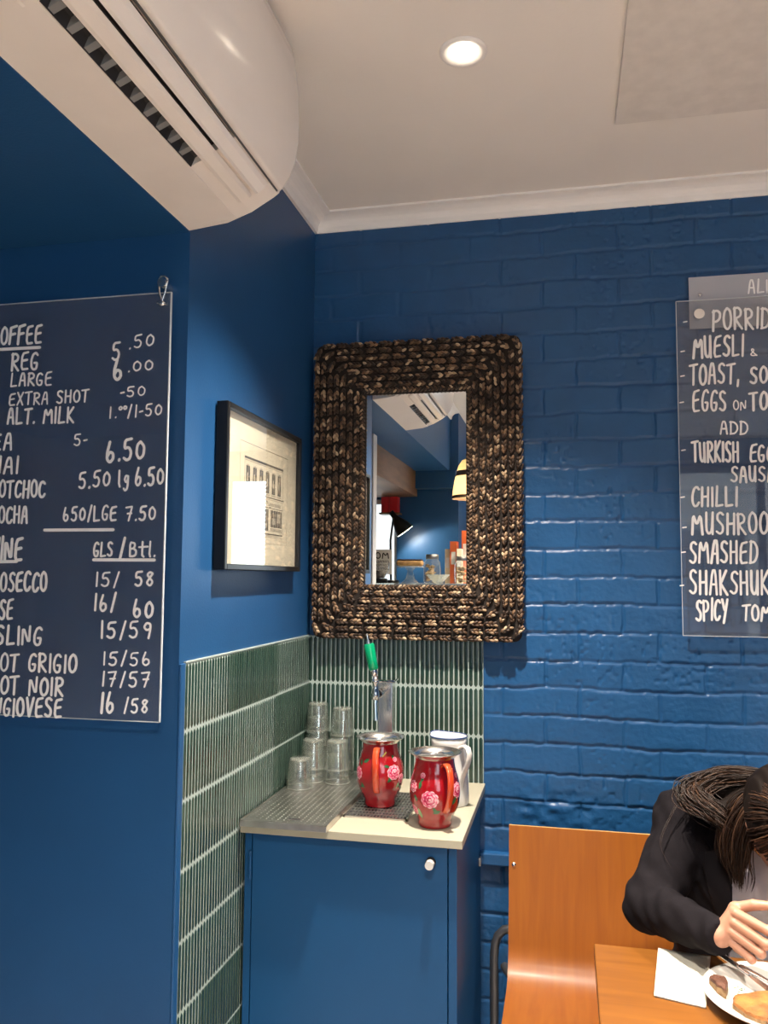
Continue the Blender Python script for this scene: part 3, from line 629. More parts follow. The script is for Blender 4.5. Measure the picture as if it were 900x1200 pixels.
def menu_right():
    y = -0.035; x0, x1, z0, z1 = 1.164, 1.95, 1.371, 2.386
    t = thing('menu_board', 'clear acrylic breakfast menu on the brick wall above the bench', 'menu board', (x0, y, z0))
    MB().box(x0+0.0015, x1, y, y+0.005, z0+0.0015, z1-0.0015).build('acrylic_sheet', 'acrylic', t)
    e = MB(); e.box(x0, x0+0.0015, y-0.0002, y+0.0052, z0, z1); e.box(x0, x1, y-0.0002, y+0.0052, z0, z0+0.0015); e.box(x0, x1, y-0.0002, y+0.0052, z1-0.0015, z1)
    e.build('polished_edge', 'acryledge', t)
    b = MB()
    for s, a, za, c, zc, h in MENU_R[1:]: lettering(b, s, a, za, c, zc, h, y-0.0004, min(0.0070, max(0.0036, h*0.13)))
    for a, za in BULLETS_R: stroke(b, [(a-0.004, za), (a+0.006, za+0.0015)], 0.004, y-0.0004)
    b.build('lettering', 'chalk', t)
    rods(1.229, 2.338, y, 0.0, 0.016).build('standoff', 'silver', t)
    y = -0.022; x0, z0, z1 = 1.2045, 2.30, 2.462
    t = thing('menu_header_board', 'small pale acrylic heading strip tucked behind the breakfast menu', 'sign', (x0, y, z0))
    MB().box(x0, 1.75, y, y+0.004, z0, z1, ch=0.0006).build('acrylic_sheet', 'acrylicfrost', t)
    b = MB(); s, a, za, c, zc, h = MENU_R[0]; lettering(b, s, a, za, c, zc, h, y-0.0004, 0.0055); b.build('lettering', 'chalk', t)
    MB().lathe([(0.0, -0.006), (0.005, -0.005), (0.006, 0.0)], (1.2365, y, 2.404), 14, axis='y').build('screw_cap', 'silver', t)
menu_left(); menu_right()

# ------------------------------------------------------------------ cabinet, countertop and what stands on it
KZ = 0.904
def cabinet():
    t = thing('cabinet', 'navy blue cupboard standing in the tiled corner below the white countertop', 'cabinet', (0.29, -0.3, 0))
    b = MB(); b.box(0.012, 0.030, -0.570, -0.010, 0.0, KZ-0.021); b.box(0.540, 0.561, -0.570, -0.010, 0.0, KZ-0.021, ch=0.0015)
    b.box(0.030, 0.540, -0.030, -0.012, 0.0, KZ-0.021); b.box(0.030, 0.540, -0.550, -0.030, 0.06, 0.08); b.box(0.030, 0.540, -0.520, -0.505, 0, 0.06)
    b.box(0.030, 0.540, -0.552, -0.030, KZ-0.039, KZ-0.021)
    b.build('body', 'bluesatin', t)
    d = MB().box(0.0325, 0.5375, -0.571, -0.552, 0.065, KZ-0.0255, ch=0.0012).build('door', 'bluesatin', t)
    kx, kz = 0.497, 0.842; k = MB()
    k.tube([(kx, -0.571, kz), (kx, -0.583, kz)], 0.0125, 20, 0); k.tube([(kx, -0.583, kz), (kx, -0.600, kz)], [0.0110, 0.0105], 20, 1)
    k.build('lock_knob', ['blackrub', 'enamel'], d)
    for zz in (0.80, 0.14): MB().tube([(0.0285, -0.576, zz-0.035), (0.0285, -0.576, zz+0.035)], 0.0045, 10).build('hinge', 'bluesatin', d)
    MB().box(0.561, 0.566, -0.05, -0.030, 0.665, 0.690, ch=0.001).build('fixing_bracket', 'steel', t)
cabinet()
tag(MB().box(0.006, 0.577, -0.592, -0.012, KZ-0.0205, KZ, ch=0.0015).build('countertop', 'white'), 'small white laminate worktop on the blue corner cupboard', 'countertop')
def drip_tray():
    x0, x1, y0, y1 = 0.011, 0.241, -0.611, -0.016; zt = KZ+0.017
    t = thing('drip_tray', 'dimpled stainless steel draining tray under the upturned glasses', 'tray', (0.126, -0.31, KZ))
    b = MB(); b.box(x0, x1, y0, y1, KZ+0.0005, zt-0.002, ch=0.0012)
    b.box(x0, x0+0.004, y0, y1, zt-0.002, zt); b.box(x1-0.004, x1, y0, y1, zt-0.002, zt); b.box(x0, x1, y0, y0+0.004, zt-0.002, zt)
    b.build('tray', 'steel', t)
    d = MB(); n = 0
    for j in range(38):
        for i in range(14):
            x = x0+0.014+0.0156*i; y = y0+0.018+0.0152*j
            if x > x1-0.01 or y > y1-0.01: continue
            d.lathe([(0.0026, 0), (0.0018, 0.0007), (0.0006, 0.0010), (0.0, 0.0010)], (x, y, zt-0.0021), 7)
    d.build('raised_dimples', 'steel', t)
    MB().box(0.127, 0.158, -0.572, -0.560, zt-0.0019, zt-0.0014).build('drain_slot', 'dark', t)
    return zt-0.0006
ZTRAY = drip_tray()
def grate():
    x0, x1, y0, y1 = 0.2435, 0.418, -0.466, -0.196; z = KZ
    t = thing('drip_grate', 'slotted steel drain grate under the tap and the floral jug', 'drain grate', (0.33, -0.33, z))
    MB().box(x0+0.004, x1-0.004, y0+0.004, y1-0.004, z+0.0002, z+0.0012).build('sump', 'dark', t)
    b = MB(); zt = z+0.0042
    for a in ((x0, x1, y0, y0+0.007), (x0, x1, y1-0.007, y1), (x0, x0+0.006, y0, y1), (x1-0.006, x1, y0, y1)): b.box(*a, z+0.0002, zt)
    for j in range(1, 10): yy = y0+0.007+j*(y1-y0-0.014)/10; b.box(x0+0.004, x1-0.004, yy-0.0022, yy+0.0022, z+0.0016, zt)
    for i in range(1, 18): xx = x0+0.006+i*(x1-x0-0.012)/18; b.box(xx-0.0014, xx+0.0014, y0+0.006, y1-0.006, z+0.0015, zt-0.0003)
    b.build('grid', 'steel', t)
    return zt
ZG = grate()
# glass tumblers, turned upside down
def tumbler(x, y, z, label):
    t = thing('glass_tumbler', label, 'glass', (x, y, z), 'upturned glass tumblers on the draining tray')
    o_ = [(0.0380, 0.0), (0.0380, 0.003), (0.0362, 0.024), (0.0342, 0.048), (0.0316, 0.076), (0.0300, 0.0835), (0.0270, 0.0862), (0.0, 0.0868)]
    i_ = [(0.0, 0.0765), (0.024, 0.0758), (0.0282, 0.073), (0.0324, 0.045), (0.0348, 0.02), (0.0361, 0.002), (0.0380, 0.0)]
    MB().lathe(o_+i_, (x, y, z), 32).build('bowl', 'glass', t)
    MB().lathe([(0.0, 0.0785), (0.0245, 0.078), (0.0286, 0.0795), (0.0278, 0.0838), (0.0250, 0.0852), (0.0, 0.0857)], (x, y, z), 32).build('foot', 'glassfoot', t)
    MB().lathe([(0.0366, 0.0), (0.0387, 0.0), (0.0391, 0.0014), (0.0385, 0.0030), (0.0364, 0.0030), (0.0366, 0.0)], (x, y, z), 32).build('rim', 'glassfoot', t)
    return t
g0 = tumbler(0.056, -0.262, ZTRAY, 'lone upturned tumbler at the front of the draining tray')
def stack(x, y, n, step, name):
    od = {2: ['bottom', 'top'], 4: ['bottom', 'second lowest', 'second highest', 'top']}[n]
    for i in range(n):
        g = dup(g0, (x-0.056, y+0.262, step*i), '%s glass of the %s' % (od[i], name)); g.rotation_euler = (R.uniform(-.01, .01), R.uniform(-.01, .01), R.uniform(0, 3))
stack(0.0675, -0.172, 2, 0.0385, 'short stack beside the green side tiles')
stack(0.1470, -0.176, 2, 0.0400, 'short stack nearer the tap')
stack(0.0490, -0.062, 4, 0.0440, 'tallest stack, deep in the tiled corner')
stack(0.1310, -0.064, 4, 0.0400, 'tall stack between corner stack and tap')

# tap tower
def tap():
    x, y = 0.2885, -0.135
    t = thing('water_tap', 'chrome tap tower with a green pull handle behind the jugs', 'tap', (x, y, KZ))
    MB().box(x-0.0225, x+0.0225, y-0.0225, y+0.0225, KZ, 1.222, ch=0.003).build('column', 'silver', t)
    MB().lathe([(0.0, 0), (0.040, 0), (0.040, 0.006), (0.034, 0.010), (0.0, 0.010)], (x, y, KZ+0.0001), 28).build('base_flange', 'chrome', t)
    MB().box(x-0.031, x+0.031, y-0.031, y+0.031, 1.222, 1.2285, ch=0.002).build('cap_plate', 'chrome', t)
    yt = -0.222; tx = 0.275
    b = MB()
    b.lathe([(0.0115, 0.0), (0.0135, 0.002), (0.0135, 0.006), (0.0115, 0.008), (0.0125, 0.010), (0.0125, 0.016), (0.010, 0.019), (0.010, 0.028), (0.0115, 0.030), (0.0115, 0.034), (0.009, 0.037), (0.009, 0.066), (0.0, 0.066)], (tx+0.008, yt, 1.195), 20, axis='y')
    b.build('shank', 'chrome', t)
    b = MB(); b.lathe([(0.0, -0.018), (0.010, -0.017), (0.0135, -0.006), (0.0125, 0.006), (0.009, 0.016), (0.0085, 0.030), (0.012, 0.034), (0.012, 0.040), (0.008, 0.044), (0.0065, 0.052), (0.0, 0.052)], (tx, yt-0.006, 1.195), 20)
    b.build('valve_body', 'chrome', t)
    MB().tube([(tx, yt-0.006, 1.185), (tx+0.001, yt-0.011, 1.166), (tx+0.002, yt-0.013, 1.145), (tx+0.003, yt-0.013, 1.120)], [0.0085, 0.0065, 0.006, 0.0085], 14).build('spout', 'chrome', t)
    a = Vector((tx-0.0015, yt-0.006, 1.246)); d = Vector((-0.19, -0.06, 0.98)).normalized()
    st = MB(); st.tube([a, a+d*0.010, a+d*0.022], [0.0065, 0.011, 0.0095], 14); st.build('handle_ferrule', 'chrome', t); st = MB(); st.tube([a+d*0.098, a+d*0.108], [0.0075, 0.006], 12); st.tube([a+d*0.108, a+d*0.124], 0.0035, 10); st.ell(a+d*0.124, 0.0045, 0.0045, 0.0045)
    st.build('handle_tip', 'chrome', t)
    MB().tube([a+d*0.020, a+d*0.0225, a+d*0.050, a+d*0.092, a+d*0.098], [0.0125, 0.0148, 0.0150, 0.0162, 0.0140], 18).build('pull_handle', 'green', t)
tap()

# painted jugs
JUG = [(0.0, 0.0), (0.040, 0.0), (0.0435, 0.003), (0.0440, 0.012), (0.0435, 0.018), (0.050, 0.030), (0.0575, 0.044), (0.0628, 0.062), (0.0650, 0.082), (0.0640, 0.102), (0.0605, 0.120), (0.0555, 0.136), (0.0520, 0.150), (0.0500, 0.164), (0.0497, 0.172)]
def jr(z):
    for (r0, z0), (r1, z1) in zip(JUG[1:-1], JUG[2:]):
        if z0 <= z <= z1: return r0+(r1-r0)*(z-z0)/max(1e-9, z1-z0)
    return 0.05
def onjug(c, th0, z0, u, v, lift):
    z = z0+v; r = jr(max(0.004, min(0.171, z))); th = th0+u/r; r += lift
    return (c[0]+r*math.cos(th), c[1]+r*math.sin(th), c[2]+z)
def blossom(mb, c, th, z, size, seed):
    q = random.Random(seed)
    for lay, (rad, lobes, amp, mi) in enumerate(((1.0, 9, 0.14, 1), (0.92, 9, 0.16, 0), (0.74, 8, 0.2, 1), (0.66, 8, 0.2, 2), (0.52, 7, 0.2, 0), (0.40, 6, 0.24, 1), (0.30, 6, 0.24, 2), (0.17, 5, 0.2, 1))):
        ph = q.uniform(0, 6); n = 36; v = [onjug(c, th, z, 0, 0, 0.0006+lay*0.00025)]; ox, oz = q.uniform(-.06, .06)*size, q.uniform(-.06, .06)*size
        for j in range(1, 5):
            for i in range(n):
                a = 2*PI*i/n; r = size*rad*(1-amp+amp*abs(math.sin(lobes*a/2+ph)))*j/4
                v.append(onjug(c, th, z, r*math.cos(a)+ox*j/4, r*0.95*math.sin(a)+oz*j/4, 0.0006+lay*0.00025))
        f = [(0, 1+i, 1+(i+1) % n) for i in range(n)] + [(1+j*n+i, 1+(j+1)*n+i, 1+(j+1)*n+(i+1) % n, 1+j*n+(i+1) % n) for j in range(3) for i in range(n)]
        mb.add(v, f, mi, True)
def leafm(mb, c, th, z, L, W, ang, mi):
    v = []; n = 8; ca, sa = math.cos(ang), math.sin(ang)
    for i in range(n+1):
        t = i/n; w = W*math.sin(PI*min(1, t*0.96+0.02))**0.8
        for k in (-1, -.5, 0, .5, 1):
            u, s = L*(t-0.5), w*k; v.append(onjug(c, th, z, u*ca-s*sa, u*sa+s*ca, 0.0005))
    mb.add(v, [(i*5+k, i*5+k+1, (i+1)*5+k+1, (i+1)*5+k) for i in range(n) for k in range(4)], mi, True)
def jug(x, y, z, ha, label, flowers):
    c = (x, y, z); t = thing('floral_jug', label, 'jug', c, 'red floral jugs on the corner counter')
    rim = [(0.0500, 0.171), (0.0525, 0.1735), (0.0590, 0.1790), (0.0655, 0.1835), (0.0680, 0.1850), (0.0682, 0.1862), (0.0655, 0.1858), (0.0585, 0.1815), (0.0520, 0.1765), (0.0490, 0.171), (0.0490, 0.160), (0.0525, 0.144), (0.0600, 0.115), (0.0630, 0.085), (0.0590, 0.055), (0.045, 0.022), (0.0, 0.012)]
    MB().lathe(rim, c, 56).build('steel_lining', 'silver', t)
    h = MB(); ca, sa = math.cos(ha), math.sin(ha)
    P = [(0.049, 0.158), (0.058, 0.164), (0.070, 0.164), (0.0815, 0.154), (0.0875, 0.136), (0.0885, 0.114), (0.085, 0.092), (0.079, 0.074), (0.0725, 0.062), (0.0665, 0.053), (0.0600, 0.048)]
    P3 = [Vector((x+r*ca, y+r*sa, z+zz)) for r, zz in P]; side = Vector((-sa, ca, 0)); v = []; n = 12
    for i, p in enumerate(P3):
        tg = (P3[min(i+1, len(P)-1)]-P3[max(i-1, 0)]).normalized(); nn = tg.cross(side)
        for k in range(n):
            a = 2*PI*k/n; v.append(p + side*(0.0088*math.copysign(abs(math.cos(a))**0.7, math.cos(a))) + nn*(0.0042*math.sin(a)))
    h.add(v, [(i*n+k, i*n+(k+1) % n, (i+1)*n+(k+1) % n, (i+1)*n+k) for i in range(len(P)-1) for k in range(n)], 0, True)
    h.add(v[:n], [tuple(range(n))]); h.add(v[-n:], [tuple(range(n))]); h.build('handle', 'orange', t)
    f = MB().lathe(JUG, c, 56, 6)
    for kind, dth, zz, s, a in flowers:
        if kind == 'b': blossom(f, c, ha+dth, zz, s, int(zz*1000)+int(s*1e4))
        elif kind == 'd':
            for q in range(5): leafm(f, c, ha+dth+0.05*q*math.cos(a), zz+0.004*q*math.sin(a), 0.004, 0.0018, 0, 5)
        else: leafm(f, c, ha+dth, zz, s, s*0.24, a, 3 if kind == 'l' else 4)
    f.build('body', ['pink', 'lpink', 'dpink', 'leaf', 'leafl', 'yellow', 'red'], t, fix=False)
FL = [('b', -1.02, 0.092, 0.0190, 0), ('b', 0.80, 0.100, 0.0215, 0), ('b', 1.25, 0.078, 0.014, 0), ('l', -0.80, 0.058, 0.016, .3), ('l', -0.70, 0.062, 0.018, -.9), ('l', -0.55, 0.128, 0.020, .5), ('l', -0.86, 0.122, 0.018, 1.9), ('l', 0.45, 0.116, 0.016, -.3), ('l', 0.58, 0.082, 0.022, .9), ('l', 0.85, 0.136, 0.018, 2.1), ('m', 1.0, 0.062, 0.016, 1.1), ('l', 1.22, 0.056, 0.018, -.5), ('d', 0.28, 0.142, 0.01, .6),
      ('b', 0.92, 0.132, 0.007, 0), ('b', 2.3, 0.09, 0.018, 0), ('b', 3.6, 0.10, 0.018, 0), ('l', 2.7, 0.07, 0.022, .5), ('l', 3.2, 0.12, 0.02, 1.0)]
FL2 = [('b', -0.66, 0.080, 0.0235, 0), ('b', 0.62, 0.098, 0.0215, 0), ('l', -0.38, 0.047, 0.019, .3), ('l', -0.46, 0.052, 0.017, -1.0), ('l', -1.10, 0.112, 0.020, 1.4), ('b', -1.02, 0.134, 0.0075, 0), ('l', -1.02, 0.127, 0.016, 1.2), ('b', -1.5, 0.105, 0.016, 0), ('m', -1.20, 0.040, 0.026, 1.7), ('b', -1.5, 0.046, 0.014, 0), ('l', -1.3, 0.078, 0.018, 2.0), ('l', 0.42, 0.074, 0.024, 1.0), ('b', 0.72, 0.132, 0.0065, 0), ('l', 0.80, 0.064, 0.018, 1.2),
       ('l', 0.88, 0.055, 0.020, .8), ('l', 0.36, 0.135, 0.014, 1.8), ('d', 0.30, 0.146, 0.01, 0.2), ('b', 2.3, 0.09, 0.018, 0), ('b', 3.6, 0.10, 0.018, 0)]
def cam_angle(x, y): return math.atan2(-2.6383-y, 0.8292-x)
jug(0.316, -0.338, ZG, -1.347-0.16, 'red floral metal jug standing on the slotted drain grate', FL)
jug(0.492, -0.478, KZ, -1.414+0.46, 'red floral metal jug at the front edge of the countertop', FL2)
def white_jug():
    x, y, z = 0.498, -0.262, KZ; c = (x, y, z)
    t = thing('enamel_pitcher', 'tall white enamel pitcher behind the front red jug', 'pitcher', c)
    def spout(v):
        out = []
        for q in v:
            dx, dy, dz = q[0]-x, q[1]-y, q[2]-z; k = max(0, (dz-0.15)/0.045); a = math.atan2(dy, dx)-2.5
            out.append((q[0]+dx*0.18*k*max(0, math.cos(a))**6, q[1]+dy*0.18*k*max(0, math.cos(a))**6, q[2]+0.006*k*max(0, math.cos(a))**6))
        return out
    b = MB().lathe([(0.0, 0.0), (0.055, 0.0), (0.0575, 0.004), (0.0575, 0.020), (0.0545, 0.075), (0.0515, 0.120), (0.0495, 0.150), (0.0500, 0.168), (0.0525, 0.186), (0.0510, 0.186), (0.0480, 0.168), (0.0475, 0.150), (0.0525, 0.07), (0.052, 0.01), (0.0, 0.006)], c, 44)
    b.v = spout(b.v); b.build('body', 'enamel', t)
    r = MB().lathe([(0.0527, 0.1845), (0.0536, 0.1865), (0.0524, 0.1885), (0.0508, 0.1865), (0.0527, 0.1845)], c, 44); r.v = spout(r.v); r.build('rim', 'enamelblue', t)
    ha = -0.72; ca, sa = math.cos(ha), math.sin(ha)
    P = [(0.049, 0.160), (0.066, 0.168), (0.080, 0.165), (0.0865, 0.150), (0.083, 0.130), (0.072, 0.106), (0.060, 0.083), (0.0535, 0.062), (0.052, 0.05)]
    v = []; n = 12; side = Vector((-sa, ca, 0)); P3 = [Vector((x+r_*ca, y+r_*sa, z+q)) for r_, q in P]
    for i, p in enumerate(P3):
        nn = (P3[min(i+1, len(P)-1)]-P3[max(i-1, 0)]).normalized().cross(side)
        for k in range(n): v.append(p+side*0.0095*math.cos(2*PI*k/n)+nn*0.0048*math.sin(2*PI*k/n))
    h = MB().add(v, [(i*n+k, i*n+(k+1) % n, (i+1)*n+(k+1) % n, (i+1)*n+k) for i in range(len(P)-1) for k in range(n)], 0, True)
    h.add(v[:n], [tuple(range(n))]); h.add(v[-n:], [tuple(range(n))]); h.build('handle', 'enamel', t)
white_jug()

# ------------------------------------------------------------------ bench and table
def bench():
    x0, x1 = 0.660, 2.25
    t = thing('bench', 'bent plywood bench with a high back against the brick wall', 'bench', ((x0+x1)/2, -0.4, 0))
    fr = [(-0.168, 0.828), (-0.180, 0.74), (-0.200, 0.62), (-0.216, 0.545)] + [(-0.315+0.096*math.cos(a)*1.0, 0.531-0.096*math.sin(a)) for a in np.linspace(0.1, PI/2, 8)] + [(-0.42, 0.4335), (-0.53, 0.437), (-0.60, 0.432), (-0.632, 0.418), (-0.645, 0.400)]
    th = 0.016; off = []
    for i, p in enumerate(fr):
        a = fr[max(i-1, 0)]; b = fr[min(i+1, len(fr)-1)]; d = Vector((b[0]-a[0], b[1]-a[1])).normalized(); off.append((p[0]-d.y*th, p[1]+d.x*th) if False else (p[0]+(-d.y)*th, p[1]+d.x*th))
    n = len(fr); v = []
    for xx in (x0, x1): v += [(xx, a, b) for a, b in fr] + [(xx, a, b) for a, b in off]
    f = []; mi = []
    b = MB()
    b.add(v, [(i, i+1, 2*n+i+1, 2*n+i) for i in range(n-1)], 0, True); b.add(v, [(n+i, n+i+1, 3*n+i+1, 3*n+i) for i in range(n-1)], 0, True)
    b.add(v, [(i, i+1, n+i+1, n+i) for i in range(n-1)] + [(2*n+i, 2*n+i+1, 3*n+i+1, 3*n+i) for i in range(n-1)] + [(0, n, 3*n, 2*n), (n-1, 2*n-1, 4*n-1, 3*n-1)], 1)
    b.build('seat_shell', ['bench', 'ply'], t)
    for xx in (0.720, 2.19): MB().lathe([(0.0, -0.0035), (0.0035, -0.003), (0.006, 0.0)], (xx-0.046 if xx < 1 else xx, -0.1845, 0.723), 12, axis='y').build('screw', 'silver', t)
    for xx in (0.612, 2.21):
        k = MB(); s = 1 if xx < 1 else -1
        k.tube([(xx, -0.125, 0.0), (xx, -0.125, 0.44), (xx+0.003*s, -0.125, 0.475), (xx+0.012*s, -0.125, 0.500), (xx+0.030*s, -0.125, 0.518), (xx+0.055*s, -0.128, 0.524), (xx+0.13*s, -0.150, 0.524)], 0.0125, 12)
        k.tube([(xx, -0.125, 0.03), (xx+0.01*s, -0.34, 0.03), (xx+0.01*s, -0.55, 0.03)], 0.0125, 12); k.tube([(xx+0.06*s, -0.54, 0.0), (xx+0.06*s, -0.54, 0.40), (xx+0.06*s, -0.50, 0.415), (xx+0.06*s, -0.20, 0.415), (xx+0.03*s, -0.125, 0.415)], 0.0125, 12)
        k.build('leg', 'tube', t)
bench()
def table():
    x0, x1, y0, y1 = 0.879, 1.66, -1.43, -0.722
    t = thing('table', 'orange timber cafe table with a plate on it', 'table', ((x0+x1)/2, (y0+y1)/2, 0))
    MB().box(x0, x1, y0, y1, 0.722, 0.75, ch=0.003).build('tabletop', 'table', t)
    cx, cy = (x0+x1)/2, (y0+y1)/2
    MB().tube([(cx, cy, 0.03), (cx, cy, 0.722)], 0.035, 20).build('pedestal', 'black', t)
    MB().lathe([(0.0, 0.03), (0.20, 0.018), (0.22, 0.012), (0.22, 0.0), (0.0, 0.0)], (cx, cy, 0), 36).build('base', 'black', t)
    MB().box(cx-0.2, cx+0.2, cy-0.2, cy+0.2, 0.712, 0.722).build('top_bracket', 'black', t)
table()
TZ = 0.75
def napkin():
    P = [(1.013, -0.730), (1.113, -0.742), (1.070, -0.958), (0.984, -0.934)]; N = 14; b = MB()
    for lay, (zo, sh) in enumerate(((0.0006, 0.0), (0.0022, 0.002), (0.0038, 0.0035))):
        v = []
        for i in range(N+1):
            for j in range(N+1):
                u, w = i/N, j/N
                p = [(P[0][k]*(1-u)+P[1][k]*u)*(1-w)+(P[3][k]*(1-u)+P[2][k]*u)*w for k in (0, 1)]
                z = TZ+zo+0.0022*max(0, math.sin(u*5+1.0+lay*.3))*(1-w)*lay*0.5 + 0.0006*math.sin(9*w+3*u)*lay*.5
                v.append((p[0]+sh*(u-.5), p[1]-sh*(w-.5), max(z, TZ+0.0005)))
        b.add(v, [(i*(N+1)+j, (i+1)*(N+1)+j, (i+1)*(N+1)+j+1, i*(N+1)+j+1) for i in range(N) for j in range(N)], 0, True)
    o = b.build('paper_napkin', 'napkin'); s = o.modifiers.new('thickness', 'SOLIDIFY'); s.thickness = 0.0008
    tag(o, 'folded white paper napkin on the table beside the plate', 'napkin')
napkin()
PC = (1.207, -0.935)
def plate():
    b = MB().lathe([(0.0, 0.0065), (0.070, 0.0065), (0.086, 0.0075), (0.098, 0.012), (0.130, 0.0205), (0.136, 0.0225), (0.1375, 0.0215), (0.134, 0.018), (0.100, 0.0065), (0.085, 0.002), (0.080, 0.0), (0.0, 0.0)], (PC[0], PC[1], TZ+0.0055), 64)
    tag(b.build('dinner_plate', 'china'), 'round white plate with half eaten toast in front of the diner', 'plate')
plate()
PZ = TZ+0.0122
def lumpy(name, poly, z0, h, mats, label, cat, seed, dome=0.15, tilt=(0, 0)):
    cx = sum(p[0] for p in poly)/len(poly); cy = sum(p[1] for p in poly)/len(poly); q = random.Random(seed); b = MB(); n = len(poly)*4; ring = []
    for i in range(n):
        k, fr = divmod(i, 4); a = poly[k]; c = poly[(k+1) % len(poly)]; ring.append((a[0]+(c[0]-a[0])*fr/4+q.uniform(-.0012, .0012), a[1]+(c[1]-a[1])*fr/4+q.uniform(-.0012, .0012)))
    lv = [(0.0, 0.93, 0), (0.30, 1.0, 0), (0.75, 1.0, 0), (0.95, 0.96, 1), (1.0, 0.86, 1), (1.0+dome, 0.5, 1), (1.0+dome*1.3, 0.2, 1)]
    v = []
    for f, s, _ in lv:
        for x, y in ring: X = cx+(x-cx)*s; Y = cy+(y-cy)*s; v.append((X, Y, z0+max(0, h*f+q.uniform(-.0008, .0008)*(f > 0))+((X-cx)*tilt[0]+(Y-cy)*tilt[1])*(f > 0.1)))
    for i in range(len(lv)-1): b.add(v, [(i*n+k, i*n+(k+1) % n, (i+1)*n+(k+1) % n, (i+1)*n+k) for k in range(n)], lv[i+1][2], True)
    b.add(v[-n:], [tuple(range(n))], 1); b.add(v[:n], [tuple(range(n))], 0)
    return tag(b.build(name, mats), label, cat)
lumpy('toast_piece', [(1.113, -0.990), (1.120, -0.962), (1.150, -0.948), (1.190, -0.925), (1.228, -0.935), (1.232, -1.000), (1.200, -1.040), (1.150, -1.040), (1.128, -1.022)], PZ, 0.022, ['crumb', 'toast'], 'large browned piece of toast on the white plate', 'toast', 3)
lumpy('bread_crust', [(1.086, -0.912), (1.094, -0.897), (1.116, -0.902), (1.118, -0.925), (1.107, -0.955), (1.094, -0.940)], PZ+0.006, 0.020, ['crumb', 'brownskin'], 'small dark crust at the rim of the white plate', 'food', 8, 0.1)
h = MB(); q = random.Random(4)
for i in range(26):
    h.ell((1.135+q.gauss(0, .012), -0.900+q.gauss(0, .02), PZ+0.0008), q.uniform(.0008, .0026), q.uniform(.0008, .002), .0007, nu=6, nv=4)
tag(h.build('herb_crumbs', 'herb'), 'scattered green herb crumbs on the white plate', 'herbs', kind='stuff')
def knife():
    a = Vector((1.1085, -0.797, 0.7945)); e = Vector((1.247, -1.030, 0.7755)); d = (e-a); L = d.length; d.normalize()
    t = thing('table_knife', 'steel table knife lying over the plate rim, nearer the napkin', 'knife', a)
    hd = MB().tube([a, a+d*0.003, a+d*0.02, a+d*0.06, a+d*0.095, a+d*0.105], [0.002, 0.0068, 0.0080, 0.0070, 0.0056, 0.0048], 14, flat=(1.0, 0.55)).build('knife_handle', 'silver', t)
    s = d.cross(Vector((0, 0, 1))).normalized(); u = s.cross(d); P = []
    for f, wl, wr in ((0.10, .0045, .0045), (0.125, .0060, .0075), (0.17, .0065, .0095), (0.215, .0060, .0100), (0.245, .004, .006), (0.262, .0, .001)): P.append((a+d*f, wl, wr))
    v = []
    for p, wl, wr in P: v += [p-s*wl+u*.001, p+s*wr+u*.0004, p+s*wr-u*.0004, p-s*wl-u*.001]
    MB().add(v, [(i*4+k, i*4+(k+1) % 4, i*4+4+(k+1) % 4, i*4+4+k) for i in range(len(P)-1) for k in range(4)] + [(0, 1, 2, 3)], 0).build('blade', 'silver', t)
def fork():
    a = Vector((1.1490, -0.858, 0.7915)); e = Vector((1.300, -1.030, 0.7790)); d = (e-a).normalized(); s = d.cross(Vector((0, 0, 1))).normalized()
    t = thing('table_fork', 'steel fork lying on the plate beside the knife', 'fork', a)
    MB().tube([a, a+d*0.004, a+d*0.03, a+d*0.08, a+d*0.12, a+d*0.135, a+d*0.15], [0.003, 0.0072, 0.0070, 0.0045, 0.0035, 0.006, 0.009], 12, flat=(1.0, 0.35)).build('fork_handle', 'silver', t)
    k = MB()
    for j in (-1.5, -.5, .5, 1.5): k.tube([a+d*0.145+s*j*.0042, a+d*0.17+s*j*.0056+Vector((0, 0, -.002)), a+d*0.20+s*j*.0056+Vector((0, 0, .001))], [.0022, .0018, .0009], 8)
    k.build('tines', 'silver', t)
knife(); fork()
